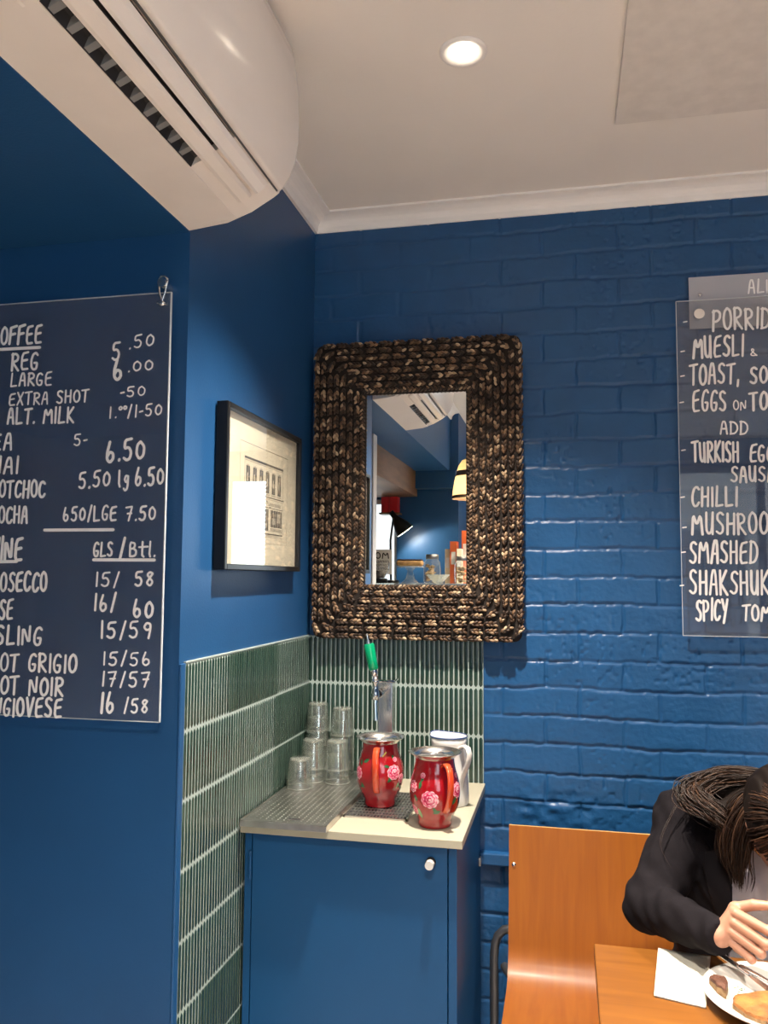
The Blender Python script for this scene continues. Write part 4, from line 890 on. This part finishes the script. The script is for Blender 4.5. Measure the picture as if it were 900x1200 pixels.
# ------------------------------------------------------------------ the seated diner
def seg(P, a, b, ra, rb):
    a = np.array(a, float); b = np.array(b, float); d = b-a; t = np.clip(((P-a)@d)/(d@d), 0, 1)
    return np.linalg.norm(P-(a+t[..., None]*d), axis=-1) - (ra+(rb-ra)*t)
def elli(P, c, r, Rm=None):
    q = P-np.array(c, float)
    if Rm is not None: q = q@Rm
    r = np.array(r, float); k = np.linalg.norm(q/r, axis=-1); k2 = np.linalg.norm(q/(r*r), axis=-1)+1e-9
    return k*(k-1)/k2
def smin(a, b, k):
    h = np.clip(0.5+0.5*(b-a)/k, 0, 1); return b+(a-b)*h-k*h*(1-h)
def smax(a, b, k): return -smin(-a, -b, k)
def nets(fn, lo, hi, h):
    lo = np.array(lo, float); n = np.ceil((np.array(hi)-lo)/h).astype(int)+1
    ax = [lo[i]+h*np.arange(n[i]) for i in range(3)]
    F = np.empty(n); YY, ZZ = np.meshgrid(ax[1], ax[2], indexing='ij')
    for i0 in range(0, n[0], 16):
        xs = ax[0][i0:i0+16]; P = np.empty((len(xs), n[1], n[2], 3)); P[..., 0] = xs[:, None, None]; P[..., 1] = YY; P[..., 2] = ZZ
        F[i0:i0+16] = fn(P)
    S = F < 0; c = np.zeros(n-1); pos = np.zeros((*(n-1), 3))
    def sl(o): return tuple(slice(o[i], n[i]-1+o[i]) for i in range(3))
    cor = [(i, j, k) for i in (0, 1) for j in (0, 1) for k in (0, 1)]
    for a in cor:
        for d in range(3):
            if a[d]: continue
            b = list(a); b[d] = 1; fa, fb = F[sl(a)], F[sl(b)]; x = (fa < 0) != (fb < 0)
            t = np.where(x, fa/np.where(fa == fb, 1, fa-fb), 0)
            for e in range(3): pos[..., e] += np.where(x, a[e]+(t if e == d else 0), 0)
            c += x
    act = c > 0; idx = -np.ones(n-1, int); idx[act] = np.arange(act.sum())
    I = np.argwhere(act); V = lo + h*(I + pos[act]/c[act][:, None]); faces = []
    for d in range(3):
        e, f = (d+1) % 3, (d+2) % 3
        a = [slice(1, n[i]-1) for i in range(3)]; a[d] = slice(0, n[d]-1); b = list(a); b[d] = slice(1, n[d])
        X = S[tuple(a)] != S[tuple(b)]; st = S[tuple(a)]; Q = np.argwhere(X); base = Q.copy()
        for i in range(3):
            if i != d: base[:, i] += 1
        def g(de, df):
            q = base.copy(); q[:, e] -= de; q[:, f] -= df; return idx[q[:, 0], q[:, 1], q[:, 2]]
        quad = np.stack([g(1, 1), g(0, 1), g(0, 0), g(1, 0)], 1); s = st[X]; quad[~s] = quad[~s][:, ::-1]; faces.append(quad)
    return V, np.concatenate(faces)
def add_net(mb, V, Fc, mi=0): mb.add(V.tolist(), Fc.tolist(), mi, True)
XC = 1.262
SH = lambda s: (XC+s*0.150, -0.455, 0.945); EL = lambda s: (XC+s*0.256, -0.625, 0.805)
WR = lambda s: (XC+s*0.150, -0.842, 0.8350)
HC = np.array((1.282, -0.705, 1.020))
ft = Vector((0.0, -0.30, -0.95)).normalized(); ut = Vector((0.03, -0.95, 0.30)).normalized(); rt = ft.cross(ut).normalized(); ut = rt.cross(ft)
HM = np.array([rt[:], ft[:], ut[:]]).T                      # columns: side, face direction, crown direction
def torso(P, g=0.0):
    d = elli(P, (XC, -0.355, 0.555), (0.165+g, 0.118+g, 0.115+g))
    d = smin(d, elli(P, (XC, -0.395, 0.68), (0.152+g, 0.100+g, 0.15+g)), 0.06)
    d = smin(d, elli(P, (XC, -0.455, 0.845), (0.150+g, 0.108+g, 0.145+g)), 0.06)
    d = smin(d, seg(P, SH(-1), SH(1), 0.058+g, 0.058+g), 0.06)
    for s in (-1, 1): d = smin(d, elli(P, (XC+s*0.062, -0.535, 0.835), (0.055+g, 0.05+g, 0.055+g)), 0.04)
    return d
def arms(P, g=0.0):
    d = None
    for s in (-1, 1):
        a = smin(seg(P, SH(s), EL(s), 0.050+g, 0.041+g), seg(P, EL(s), WR(s), 0.040+g, 0.0205+g*0.8), 0.012); d = a if d is None else np.minimum(d, a)
    return d
def head(P):
    d = elli(P, HC, (0.072, 0.092, 0.104), HM)
    L = lambda a, b, c: HC + HM@np.array((a, b, c))
    d = smin(d, elli(P, L(0, 0.045, -0.065), (0.046, 0.050, 0.052), HM), 0.03)         # jaw
    d = smin(d, seg(P, L(0, 0.088, 0.012), L(0, 0.114, -0.026), 0.007, 0.012), 0.012)  # nose
    d = smin(d, seg(P, L(-0.014, 0.096, -0.060), L(0.014, 0.096, -0.060), 0.0065, 0.0065), 0.008)
    d = smin(d, seg(P, L(-0.034, 0.083, 0.026), L(0.034, 0.083, 0.026), 0.010, 0.010), 0.014)
    for s in (-1, 1):
        d = smax(d, -elli(P, L(s*0.031, 0.094, 0.006), (0.017, 0.012, 0.011), HM), 0.008)
        d = smin(d, elli(P, L(s*0.031, 0.078, 0.004), (0.013, 0.012, 0.012), HM), 0.004)
        d = smin(d, elli(P, L(s*0.073, 0.000, -0.008), (0.010, 0.019, 0.030), HM), 0.006)
    return d
NECK = ((XC, -0.490, 0.975), (XC+0.012, -0.640, 1.010))
def legs(P, g=0.0):
    d = None
    for s in (-1, 1):
        a = smin(seg(P, (XC+s*0.085, -0.36, 0.525), (XC+s*0.105, -0.79, 0.535), 0.074+g, 0.056+g), seg(P, (XC+s*0.105, -0.79, 0.535), (XC+s*0.11, -0.80, 0.085), 0.053+g, 0.034+g), 0.03); d = a if d is None else np.minimum(d, a)
    return d
def body_fn(P):
    d = smin(torso(P), arms(P), 0.03); d = smin(d, legs(P), 0.04)
    n = seg(P, *NECK, 0.052, 0.047); d = smin(d, n, 0.03); d = smin(d, head(P), 0.022)
    for s in (-1, 1): d = smin(d, seg(P, (XC+s*0.11, -0.80, 0.06), (XC+s*0.115, -0.93, 0.035), 0.036, 0.026), 0.02)
    return d
def folds(P, amp):
    return amp*(np.sin(P[..., 0]*95+P[..., 2]*60+np.sin(P[..., 1]*40)*1.5)*np.sin(P[..., 1]*50-P[..., 2]*45))
def hand_fn(P):
    w = np.array(WR(-1)); K = [(1.147, -0.852, 0.886), (1.143, -0.856, 0.869), (1.137, -0.856, 0.852), (1.131, -0.852, 0.836)]
    Q = [(1.200, -0.878, 0.868), (1.194, -0.884, 0.845), (1.184, -0.882, 0.827), (1.169, -0.874, 0.811)]
    D = [(1.197, -0.846, 0.859), (1.189, -0.848, 0.836), (1.177, -0.846, 0.819), (1.162, -0.843, 0.806)]
    T = [(1.172, -0.838, 0.862), (1.166, -0.838, 0.842), (1.157, -0.837, 0.826), (1.147, -0.836, 0.813)]
    d = seg(P, w-np.array((0.03, -0.06, 0.004)), w, 0.0205, 0.0190)
    pm = None
    for k in K:
        s = seg(P, w+np.array((0.006, 0.002, 0.003)), np.array(k)+np.array((-0.002, 0.009, 0)), 0.0158, 0.0105); pm = s if pm is None else smin(pm, s, 0.012)
    d = smin(d, pm, 0.014)
    rr = [(0.0100, 0.0088, 0.0078), (0.0102, 0.0090, 0.0080), (0.0098, 0.0086, 0.0076), (0.0088, 0.0076, 0.0066)]
    for k, q, e, t, r in zip(K, Q, D, T, rr):
        f = smin(seg(P, k, q, r[0], r[1]), seg(P, q, e, r[1], r[2]), 0.002); f = smin(f, seg(P, e, t, r[2], r[2]*0.9), 0.002)
        f = smin(f, elli(P, q, (r[1]*1.12,)*3), 0.003); d = smin(d, f, 0.0022)
    th = smin(seg(P, w+np.array((0.016, 0.006, 0.018)), (1.150, -0.826, 0.886), 0.0145, 0.0120), seg(P, (1.150, -0.826, 0.886), (1.182, -0.838, 0.900), 0.0115, 0.0102), 0.006)
    th = smin(th, seg(P, (1.182, -0.838, 0.900), (1.212, -0.850, 0.905), 0.0100, 0.0082), 0.003)
    return smin(d, th, 0.006)
def person():
    t = thing('person', 'person in a charcoal blazer and white top bent over the plate', 'person', (XC, -0.36, 0.0))
    b = MB(); V, Fc = nets(body_fn, (0.92, -1.0, -0.02), (1.60, -0.20, 1.18), 0.0065); add_net(b, V, Fc)
    V, Fc = nets(hand_fn, (1.04, -0.92, 0.77), (1.24, -0.72, 0.93), 0.0021); add_net(b, V, Fc)
    V2 = V.copy(); V2[:, 0] = 2*XC - V2[:, 0]; add_net(b, V2, Fc[:, ::-1])
    L = lambda a, c, e: Vector(HC + HM@np.array((a, c, e)))
    b.build('body', 'skin', t, fix=False)
    HR = Matrix(HM.tolist())
    for s in (-1, 1):
        MB().ell(L(s*0.031, 0.0905, 0.000), 0.012, 0.0015, 0.0016, HR, 10, 6).build('eyelid', 'haircap', t); MB().ell(L(s*0.031, 0.0935, 0.027), 0.017, 0.002, 0.0024, HR, 10, 6).build('eyebrow', 'haircap', t)
    f = MB(); f.ell(L(0, 0.1025, -0.0575), 0.019, 0.0022, 0.0030, HR, 12, 6); f.ell(L(0, 0.1022, -0.0620), 0.016, 0.0024, 0.0034, HR, 12, 6); f.build('lips', 'lipc', t)
    def open_front(P):        # positive outside the open wedge of the blazer
        wv = 0.084 - 0.10*np.clip(P[..., 2]-0.93, 0, 1) - 0.05*np.clip(0.80-P[..., 2], 0, 1)
        return np.maximum(np.abs(P[..., 0]-XC)-wv, P[..., 1]+0.47)
    def blazer_fn(P):
        g = 0.020; o = smin(torso(P, g), smin(arms(P, 0.017), seg(P, (XC-0.155, -0.452, 0.962), (XC+0.155, -0.452, 0.962), 0.066, 0.066), 0.03), 0.022) + folds(P, 0.0036)
        o = smin(o, seg(P, NECK[0], (XC, -0.535, 0.995), 0.070, 0.066), 0.03)
        for s in (-1, 1): o = smin(o, elli(P, (XC+s*0.105, -0.455, 0.73), (0.085, 0.095, 0.17)), 0.03)
        inner = torso(P, 0.011)
        o = smax(o, -inner, 0.003); o = smax(o, -open_front(P), 0.006); o = smax(o, -seg(P, (XC, -0.47, 0.95), NECK[1], 0.064, 0.060), 0.004)
        for s in (-1, 1):
            w = np.array(WR(s)); e = np.array(EL(s)); d = (w-e)/np.linalg.norm(w-e); o = np.where(s*(P[..., 0]-XC) > 0, smax(o, (P-(w+d*0.014))@d, 0.004), o)
        return smax(o, 0.50-P[..., 2], 0.004)
    V, Fc = nets(blazer_fn, (0.92, -0.88, 0.46), (1.60, -0.20, 1.10), 0.005); bb = MB(); add_net(bb, V, Fc); bl = bb.build('blazer', 'blazer', t, fix=False)
    def poly_sd(x, z, pts):
        d = np.full(x.shape, 1e9); ins = np.zeros(x.shape, bool); n = len(pts)
        for i in range(n):
            (ax, az), (bx, bz) = pts[i], pts[(i+1) % n]; ex, ez = bx-ax, bz-az; tt = np.clip(((x-ax)*ex+(z-az)*ez)/(ex*ex+ez*ez), 0, 1)
            d = np.minimum(d, np.hypot(x-ax-tt*ex, z-az-tt*ez)); cnd = (az > z) != (bz > z); ins ^= cnd & (x < ex*(z-az)/(ez if ez else 1e-9)+ax)
        return np.where(ins, -d, d)
    for s in (-1, 1):
        lap = [(0.083, 0.70), (0.078, 0.80), (0.076, 0.90), (0.066, 0.985), (0.078, 1.005), (0.106, 0.975), (0.128, 0.935), (0.112, 0.915), (0.138, 0.905), (0.128, 0.84), (0.100, 0.74)]
        pts = [(XC+s*a, z) for a, z in lap]
        def lapel_fn(P):
            o = np.minimum(torso(P, 0.020), seg(P, (XC-0.155, -0.452, 0.962), (XC+0.155, -0.452, 0.962), 0.066, 0.066)); o = smin(o, seg(P, NECK[0], (XC, -0.535, 0.995), 0.070, 0.066), 0.03)
            o = smax(o-0.006, -(o-0.001), 0.001)
            return np.maximum(smax(o, poly_sd(P[..., 0], P[..., 2], pts), 0.003), P[..., 1]+0.45)
        lo = (XC+min(s*0.05, s*0.15)-0.005, -0.70, 0.68); hi = (XC+max(s*0.05, s*0.15)+0.005, -0.40, 1.04)
        V, Fc = nets(lapel_fn, lo, hi, 0.003); lb = MB(); add_net(lb, V, Fc); lb.build('lapel', 'lapel', bl, fix=False)
    def top_fn(P):
        o = smin(torso(P, 0.0075), legs(P, -0.02)*0+1, 0.001) + folds(P, 0.0012)
        nl = (P[..., 2]-(0.915+0.9*np.abs(P[..., 0]-XC)**1.35 + 0.35*np.clip(P[..., 1]+0.52, 0, 1)))
        return smax(smax(o, -(torso(P, 0.001)), 0.002), nl, 0.004)
    V, Fc = nets(top_fn, (1.07, -0.62, 0.55), (1.46, -0.22, 1.06), 0.0045); tb = MB(); add_net(tb, V, Fc); tb.build('top', 'top', t, fix=False)
    def tr_fn(P):
        o = smin(legs(P, 0.010), elli(P, (XC, -0.355, 0.545), (0.176, 0.120, 0.112)), 0.04)
        return smax(smax(o, P[..., 2]-0.64, 0.003), 0.10-P[..., 2], 0.003)
    V, Fc = nets(tr_fn, (1.05, -0.92, 0.06), (1.48, -0.20, 0.68), 0.008); pb_ = MB(); add_net(pb_, V, Fc); pb_.build('trousers', 'trousers', t, fix=False)
    for s in (-1, 1):
        def sh_fn(P):
            o = smin(seg(P, (XC+s*0.11, -0.79, 0.055), (XC+s*0.116, -0.945, 0.038), 0.046, 0.034), seg(P, (XC+s*0.11, -0.80, 0.06), (XC+s*0.11, -0.80, 0.11), 0.044, 0.042), 0.02)
            return smax(smax(o, 0.001-P[..., 2], 0.004), P[..., 2]-0.115, 0.003)
        V, Fc = nets(sh_fn, (XC+s*0.113-0.07, -1.0, -0.01), (XC+s*0.113+0.07, -0.72, 0.13), 0.006); sb = MB(); add_net(sb, V, Fc); sb.build('shoe', 'shoe', t, fix=False)
    # hair: cap over the skull, then long locks
    def cap_fn(P):
        q = (P-HC)@HM
        o = smin(elli(P, HC+HM@np.array((0, -0.012, 0.010)), (0.086, 0.100, 0.108), HM), seg(P, HC+HM@np.array((0, -0.06, 0.0)), (XC+0.004, -0.560, 1.045), 0.066, 0.058), 0.04)
        o = o + 0.0014*np.sin(q[..., 0]*330+np.sin(q[..., 2]*30)*2)
        face = np.maximum(np.maximum(0.030-q[..., 1], q[..., 2]-0.062), np.abs(q[..., 0])-0.072)
        under = np.maximum(0.012-q[..., 1]-0.25*q[..., 2], q[..., 2]+0.02)
        o = smax(smax(o, -face, 0.01), -under, 0.01)
        for s in (-1, 1):
            X = lambda x: XC+0.006+s*x
            o = smin(o, seg(P, (X(0.0), -0.600, 1.060), (X(0.112), -0.568, 1.050), 0.030, 0.018), 0.012)
            o = smin(o, seg(P, (X(0.030), -0.640, 1.052), (X(0.062), -0.652, 0.990), 0.026, 0.021), 0.010)
            o = smin(o, seg(P, (X(0.062), -0.652, 0.990), (X(0.074), -0.648, 0.915), 0.021, 0.012), 0.006)
            o = smin(o, seg(P, (X(0.040), -0.610, 1.048), (X(0.100), -0.620, 1.022), 0.030, 0.022), 0.010)
        return o
    V, Fc = nets(cap_fn, (1.14, -0.86, 0.88), (1.42, -0.50, 1.16), 0.0032); hb = MB(); add_net(hb, V, Fc)
    hr = hb.build('hair', 'haircap', t, fix=False)
    rnd = random.Random(21); lk = MB()
    def lock(pts, n, spread, r0):
        pts = [Vector(p) for p in pts]
        for _ in range(n):
            o0 = Vector((rnd.gauss(0, 1), rnd.gauss(0, 1), rnd.gauss(0, 1))); ph = rnd.uniform(0, 6); st = rnd.uniform(0, 0.1); en = rnd.uniform(0.72, 1.0); S = []
            for i in range(15):
                u = (st+(en-st)*i/14)*(len(pts)-1); k = min(int(u), len(pts)-2); f = u-k
                p0 = pts[max(k-1, 0)]; p1 = pts[k]; p2 = pts[k+1]; p3 = pts[min(k+2, len(pts)-1)]
                p = 0.5*((2*p1)+(p2-p0)*f+(2*p0-5*p1+4*p2-p3)*f*f+(3*p1-p0-3*p2+p3)*f**3)
                sp = spread*(0.45+0.75*math.sin(PI*min(1, u/(len(pts)-1)*0.9)))
                S.append(p + o0*sp + Vector((math.sin(ph+u*2.2), math.cos(ph*1.3+u*1.7)*0.6, math.sin(ph*0.7+u*2.0)))*spread*0.28)
            lk.tube(S, [r0*(0.75+0.25*math.sin(PI*i/14)) if i < 12 else r0*(14.4-i)/3.2 for i in range(15)], 5, cap=False)
    lock([(1.280, -0.640, 1.090), (1.235, -0.610, 1.092), (1.180, -0.575, 1.078), (1.128, -0.555, 1.062), (1.098, -0.562, 1.046), (1.100, -0.590, 1.024), (1.132, -0.622, 1.012), (1.172, -0.645, 1.002)], 260, 0.0090, 0.0012)
    lock([(1.285, -0.630, 1.095), (1.250, -0.600, 1.096), (1.200, -0.575, 1.088), (1.160, -0.565, 1.074), (1.120, -0.575, 1.052), (1.132, -0.610, 1.026), (1.172, -0.640, 1.004), (1.194, -0.652, 0.960), (1.198, -0.650, 0.900)], 260, 0.0095, 0.0012)
    lock([(1.255, -0.660, 1.075), (1.222, -0.665, 1.050), (1.205, -0.664, 1.010), (1.196, -0.660, 0.965), (1.190, -0.652, 0.915), (1.192, -0.645, 0.865)], 300, 0.0085, 0.0012)
    lock([(1.245, -0.650, 1.080), (1.212, -0.650, 1.058), (1.186, -0.650, 1.020), (1.172, -0.648, 0.975), (1.172, -0.642, 0.930), (1.186, -0.640, 0.885)], 220, 0.0085, 0.0012)
    lock([(1.230, -0.668, 1.03), (1.214, -0.668, 0.98), (1.211, -0.662, 0.93), (1.217, -0.655, 0.89), (1.210, -0.650, 0.86)], 6, 0.004, 0.0010)
    lock([(1.15, -0.565, 1.055), (1.10, -0.53, 1.03), (1.06, -0.56, 0.98), (1.035, -0.60, 0.93), (1.06, -0.645, 0.885)], 2, 0.003, 0.0009)
    lock([(1.315, -0.660, 1.075), (1.345, -0.665, 1.050), (1.362, -0.664, 1.010), (1.370, -0.660, 0.965), (1.368, -0.652, 0.915), (1.360, -0.645, 0.865)], 110, 0.0085, 0.0016)
    for i in range(230):
        a = rnd.uniform(0.42, 2*PI-0.42)+PI/2; off = rnd.uniform(-.02, .02); S = []; st = rnd.uniform(0.02, 0.35); en = rnd.uniform(1.3, 1.75)
        for j in range(11):
            ph = st+(en-st)*j/10; q = np.array((0.0875*math.sin(ph)*math.cos(a+off*j*.2), 0.1015*math.sin(ph)*math.sin(a+off*j*.2)-0.012, 0.1095*math.cos(ph)+0.010))
            S.append(Vector(HC+HM@q)+Vector((rnd.gauss(0, .0006), rnd.gauss(0, .0006), rnd.gauss(0, .0006))))
        lk.tube(S, 0.0014, 5, cap=False)
    lk.build('locks', 'hair', hr, fix=False)
    # fine gold necklace hanging from the bowed neck
    nk = MB(); P = []
    for i in range(44):
        u = i/43; a = PI*u
        P.append(Vector((XC+0.008-0.056*math.cos(a), -0.585-0.030*math.sin(a)-0.03*abs(math.cos(a)), 1.012-0.092*math.sin(a)**0.8)))
    nk.tube(P, 0.0011, 6, cap=False)
    for p in P[2:-2]: nk.ell(p, 0.0026, 0.0022, 0.0026, nu=6, nv=4)
    nk.build('necklace', 'gold', t)
person()

# ------------------------------------------------------------------ the counter area seen in the mirror
struct('trim_6', MB().box(-0.235, -0.185, -1.86, -1.775, 0, SZ, ch=0.003), 'whitepaint')
bm_ = thing('timber_canopy', 'brown timber box canopy over the counter, seen in the mirror', 'canopy', (-0.42, -2.8, 2.12))
MB().box(-0.27, -0.245, -3.46, -1.95, 2.135, SZ, ch=0.002).build('fascia', 'beamwood', bm_)
MB().box(-0.80, -0.27, -3.46, -1.95, 2.135, 2.155).build('soffit_board', 'beamwood', bm_)
def display_case():
    x0, x1, y0, y1 = -0.62, 0.30, -3.36, -2.42
    t = thing('display_case', 'glass topped serving cabinet carrying cakes, seen in the mirror', 'display cabinet', ((x0+x1)/2, (y0+y1)/2, 0))
    MB().box(x0, x1, y0, y1, 0, 1.02, ch=0.004).build('base_cabinet', 'bluesatin', t)
    MB().box(x0, x1, y0, y1, 1.490, 1.502, ch=0.002).build('glass_top', 'glassfoot', t)
    for nm, a in (('glass_side', (x0, x1, y1-0.008, y1)), ('glass_side', (x0, x0+0.008, y0, y1-0.008)), ('glass_side', (x1-0.008, x1, y0, y1-0.008))): MB().box(*a, 1.02, 1.490).build(nm, 'pane', t)
display_case()
DZ = 1.502
def jar(x, y, r, h, label, fill):
    t = thing('cookie_jar', label, 'jar', (x, y, DZ), 'glass jars on the serving cabinet')
    MB().lathe([(0, 0), (r*0.86, 0), (r, 0.012), (r*1.04, h*0.45), (r*0.95, h*0.72), (r*0.72, h*0.82), (r*0.72, h*0.88)], (x, y, DZ), 28).build('bowl', 'glass', t)
    MB().lathe([(r*0.74, h*0.84), (r*0.76, h*0.86), (r*0.76, h*0.99), (r*0.7, h), (0, h)], (x, y, DZ), 28).build('lid', 'steel', t)
    c = MB(); q = random.Random(int(x*1000))
    for i in range(34): c.ell((x+q.uniform(-.55, .55)*r, y+q.uniform(-.55, .55)*r, DZ+0.012+q.uniform(0, 0.55)*h), r*0.3, r*0.3, r*0.1, Matrix.Rotation(q.uniform(-.8, .8), 3, 'X'), 8, 5)
    o = c.build('cookies', fill, t); o['kind'] = 'stuff'
jar(-0.012, -2.71, 0.054, 0.185, 'glass jar of cookies with a steel lid, middle of the mirror view', 'cookie')
jar(0.190, -2.62, 0.046, 0.170, 'glass jar with a steel lid at the mirror edge, below the cartons', 'cookie')
def cake_stand(x, y, h, r, label):
    t = thing('cake_stand', label, 'cake stand', (x, y, DZ), 'glass cake stands on the serving cabinet')
    MB().lathe([(0, 0), (0.055, 0), (0.050, 0.008), (0.028, 0.03), (0.016, h-0.02), (0.03, h-0.006), (0.03, h)], (x, y, DZ), 28).build('foot', 'glass', t)
    MB().lathe([(0, h), (r, h), (r+0.002, h+0.006), (r-0.003, h+0.008), (0, h+0.008)], (x, y, DZ), 36).build('glass_plate', 'glassfoot', t)
cake_stand(-0.125, -2.55, 0.098, 0.085, 'glass cake stand bearing a long loaf cake, seen in the mirror')
lf = MB(); lf.box(-0.210, -0.045, -2.59, -2.515, DZ+0.108, DZ+0.142, 0, ch=0.012); lf.box(-0.205, -0.050, -2.585, -2.520, DZ+0.138, DZ+0.150, 1, ch=0.005)
tag(lf.build('loaf_cake', ['cake', 'bean']), 'dark topped loaf cake on a glass stand, seen in the mirror', 'cake')
tag(MB().lathe([(0, 0), (0.025, 0), (0.03, 0.006), (0.072, 0.052), (0.074, 0.056), (0.066, 0.052), (0.026, 0.012), (0, 0.01)], (0.055, -2.53, DZ), 30).build('glass_bowl', 'glassfoot'), 'small clear glass bowl in front of the cookie jar, seen in the mirror', 'bowl')
for x, y, w, d, h, mt, lb in ((0.106, -2.90, 0.046, 0.10, 0.275, 'orangebox', 'orange carton behind the jars, next to the cream cartons, seen in the mirror'), (0.175, -2.98, 0.05, 0.10, 0.35, 'orangebox', 'tallest orange carton at the mirror edge'), (0.062, -2.93, 0.032, 0.10, 0.225, 'creambox', 'narrow cream carton beside the orange one, seen in the mirror'), (0.150, -2.84, 0.032, 0.08, 0.225, 'creambox', 'cream carton in front of the tallest orange one, seen in the mirror')):
    b = MB().box(x-w/2, x+w/2, y-d/2, y+d/2, DZ, DZ+h, 0, ch=0.001); b.box(x-w*0.32, x+w*0.32, y+d/2, y+d/2+0.0006, DZ+h*0.45, DZ+h*0.75, 1)
    tag(b.build('carton', [mt, 'poster']), lb, 'carton', 'cartons on the serving cabinet')
def grinder():
    x, y = -0.335, -2.62
    t = thing('coffee_grinder', 'dark coffee grinder with a clear bean hopper, seen in the mirror', 'coffee grinder', (x, y, DZ))
    MB().lathe([(0, 0), (0.05, 0), (0.05, 0.02), (0.044, 0.03), (0.0, 0.03)], (x, y, DZ), 24).build('base', 'black', t)
    MB().lathe([(0.030, 0.03), (0.058, 0.085), (0.060, 0.13), (0.0, 0.13)], (x, y, DZ), 24).build('hopper', 'glass', t)
    MB().lathe([(0.026, 0.032), (0.050, 0.078), (0, 0.082)], (x, y, DZ), 24).build('beans', 'bean', t)
grinder()
def desk_lamp():
    x, y = -0.33, -3.32
    t = thing('desk_lamp', 'black metal shade lamp shining on the far blue wall, seen in the mirror', 'lamp', (x, y, DZ))
    MB().lathe([(0, 0), (0.06, 0), (0.06, 0.012), (0.05, 0.018), (0, 0.018)], (x-0.06, y+0.10, DZ), 24).build('base', 'black', t)
    MB().tube([(x-0.06, y+0.10, DZ+0.015), (x-0.065, y+0.10, DZ+0.30), (x-0.05, y+0.07, DZ+0.47)], 0.008, 10).build('arm', 'black', t)
    a = Vector((x-0.055, y+0.06, DZ+0.485)); d = Vector((0.55, -0.2, -0.80)).normalized()
    MB().tube([a-d*0.03, a+d*0.02, a+d*0.035, a+d*0.10, a+d*0.145], [0.019, 0.022, 0.029, 0.058, 0.072], 26).build('shade', 'black', t)
    MB().tube([a+d*0.1455, a+d*0.1475], [0.067, 0.065], 26).build('bulb_disc', 'lampglow', t)
    l = bpy.data.lights.new('lamp_beam', 'SPOT'); l.energy = 13; l.color = (1, 0.85, 0.65); l.spot_size = math.radians(140); l.shadow_soft_size = 0.05
    o = bpy.data.objects.new('lamp_beam', l); col.objects.link(o); o.location = a+d*0.16; o.rotation_euler = d.to_track_quat('-Z', 'Y').to_euler()
desk_lamp()
sh = MB().box(-0.51, -0.36, -3.46, -3.34, 2.000, 2.012); tag(sh.build('wall_shelf', 'beamwood'), 'short timber shelf holding the red cartons, seen in the mirror', 'shelf')
for k, x in enumerate((-0.465, -0.402)): tag(MB().box(x-0.029, x+0.029, -3.44, -3.35, 2.0125, 2.128, ch=0.001).build('tea_carton', 'redbox'), ['red carton on the shelf beside the white post, seen in the mirror', 'red carton on the shelf end, further from the white post'][k], 'carton', 'red cartons on the shelf')
def poster():
    x0, x1, z0, z1, y = -0.62, -0.375, 1.56, 1.735, -3.18
    t = thing('counter_sign', 'white sign with black lettering standing on the serving cabinet, seen in the mirror', 'sign', ((x0+x1)/2, y, z0))
    MB().box(x0, x1, y-0.004, y, z0, z1).build('board', 'poster', t)
    MB().box(x0+0.02, x1-0.09, y-0.025, y+0.02, DZ, z0).build('stand', 'black', t)
    b = MB(); lettering(b, 'M', x0+0.125, z1-0.075, x0+0.075, z1-0.075, 0.050, y+0.0006, 0.010)
    # the letters face the mirror: they run from the far side towards the room
    b = MB()
    def mir(s, xa, xb, z, h, w):
        k = MB(); lettering(k, s, -xa, z, -xb, z, h, 0.0, w); b.add([(-q[0], y+0.0006-q[1], q[2]) for q in k.v], k.f)
    mir('MO', -0.395, -0.50, 1.672, 0.045, 0.0075)
    for zz in (1.645, 1.620, 1.597): mir('COFFEE', -0.395, -0.50, zz-0.004, 0.016, 0.003)
    b.build('lettering', 'black', t)
poster()
def pendant():
    x, y = 0.245, -2.75
    t = thing('pendant_lamp', 'banded woven straw pendant lamp glowing at the mirror edge', 'pendant lamp', (x, y, CZ))
    MB().tube([(x, y, CZ), (x, y, 2.31)], 0.004, 8).build('cord', 'blackrub', t)
    MB().lathe([(0.0, 0.0), (0.045, 0.0), (0.045, -0.02), (0, -0.025)], (x, y, CZ), 20).build('ceiling_rose', 'blackrub', t)
    b = MB(); pr = [(0.03, 2.315), (0.07, 2.295), (0.092, 2.26), (0.103, 2.225), (0.112, 2.19), (0.120, 2.15), (0.127, 2.105), (0.132, 2.065), (0.134, 2.045)]
    for i in range(len(pr)-1): b.lathe([pr[i], pr[i+1]], (x, y, 0), 40, 1 if i in (3, 7) or i == 0 else 0)
    b.build('shade', ['strawlit', 'strawdark'], t)
    MB().ell((x, y, 2.16), 0.035, 0.035, 0.045, nu=14, nv=9).build('bulb', 'lampglow', t)
    l = bpy.data.lights.new('pendant_glow', 'POINT'); l.energy = 6; l.color = (1, 0.8, 0.55); l.shadow_soft_size = 0.04
    o = bpy.data.objects.new('pendant_glow', l); col.objects.link(o); o.location = (x, y, 2.09)
pendant()
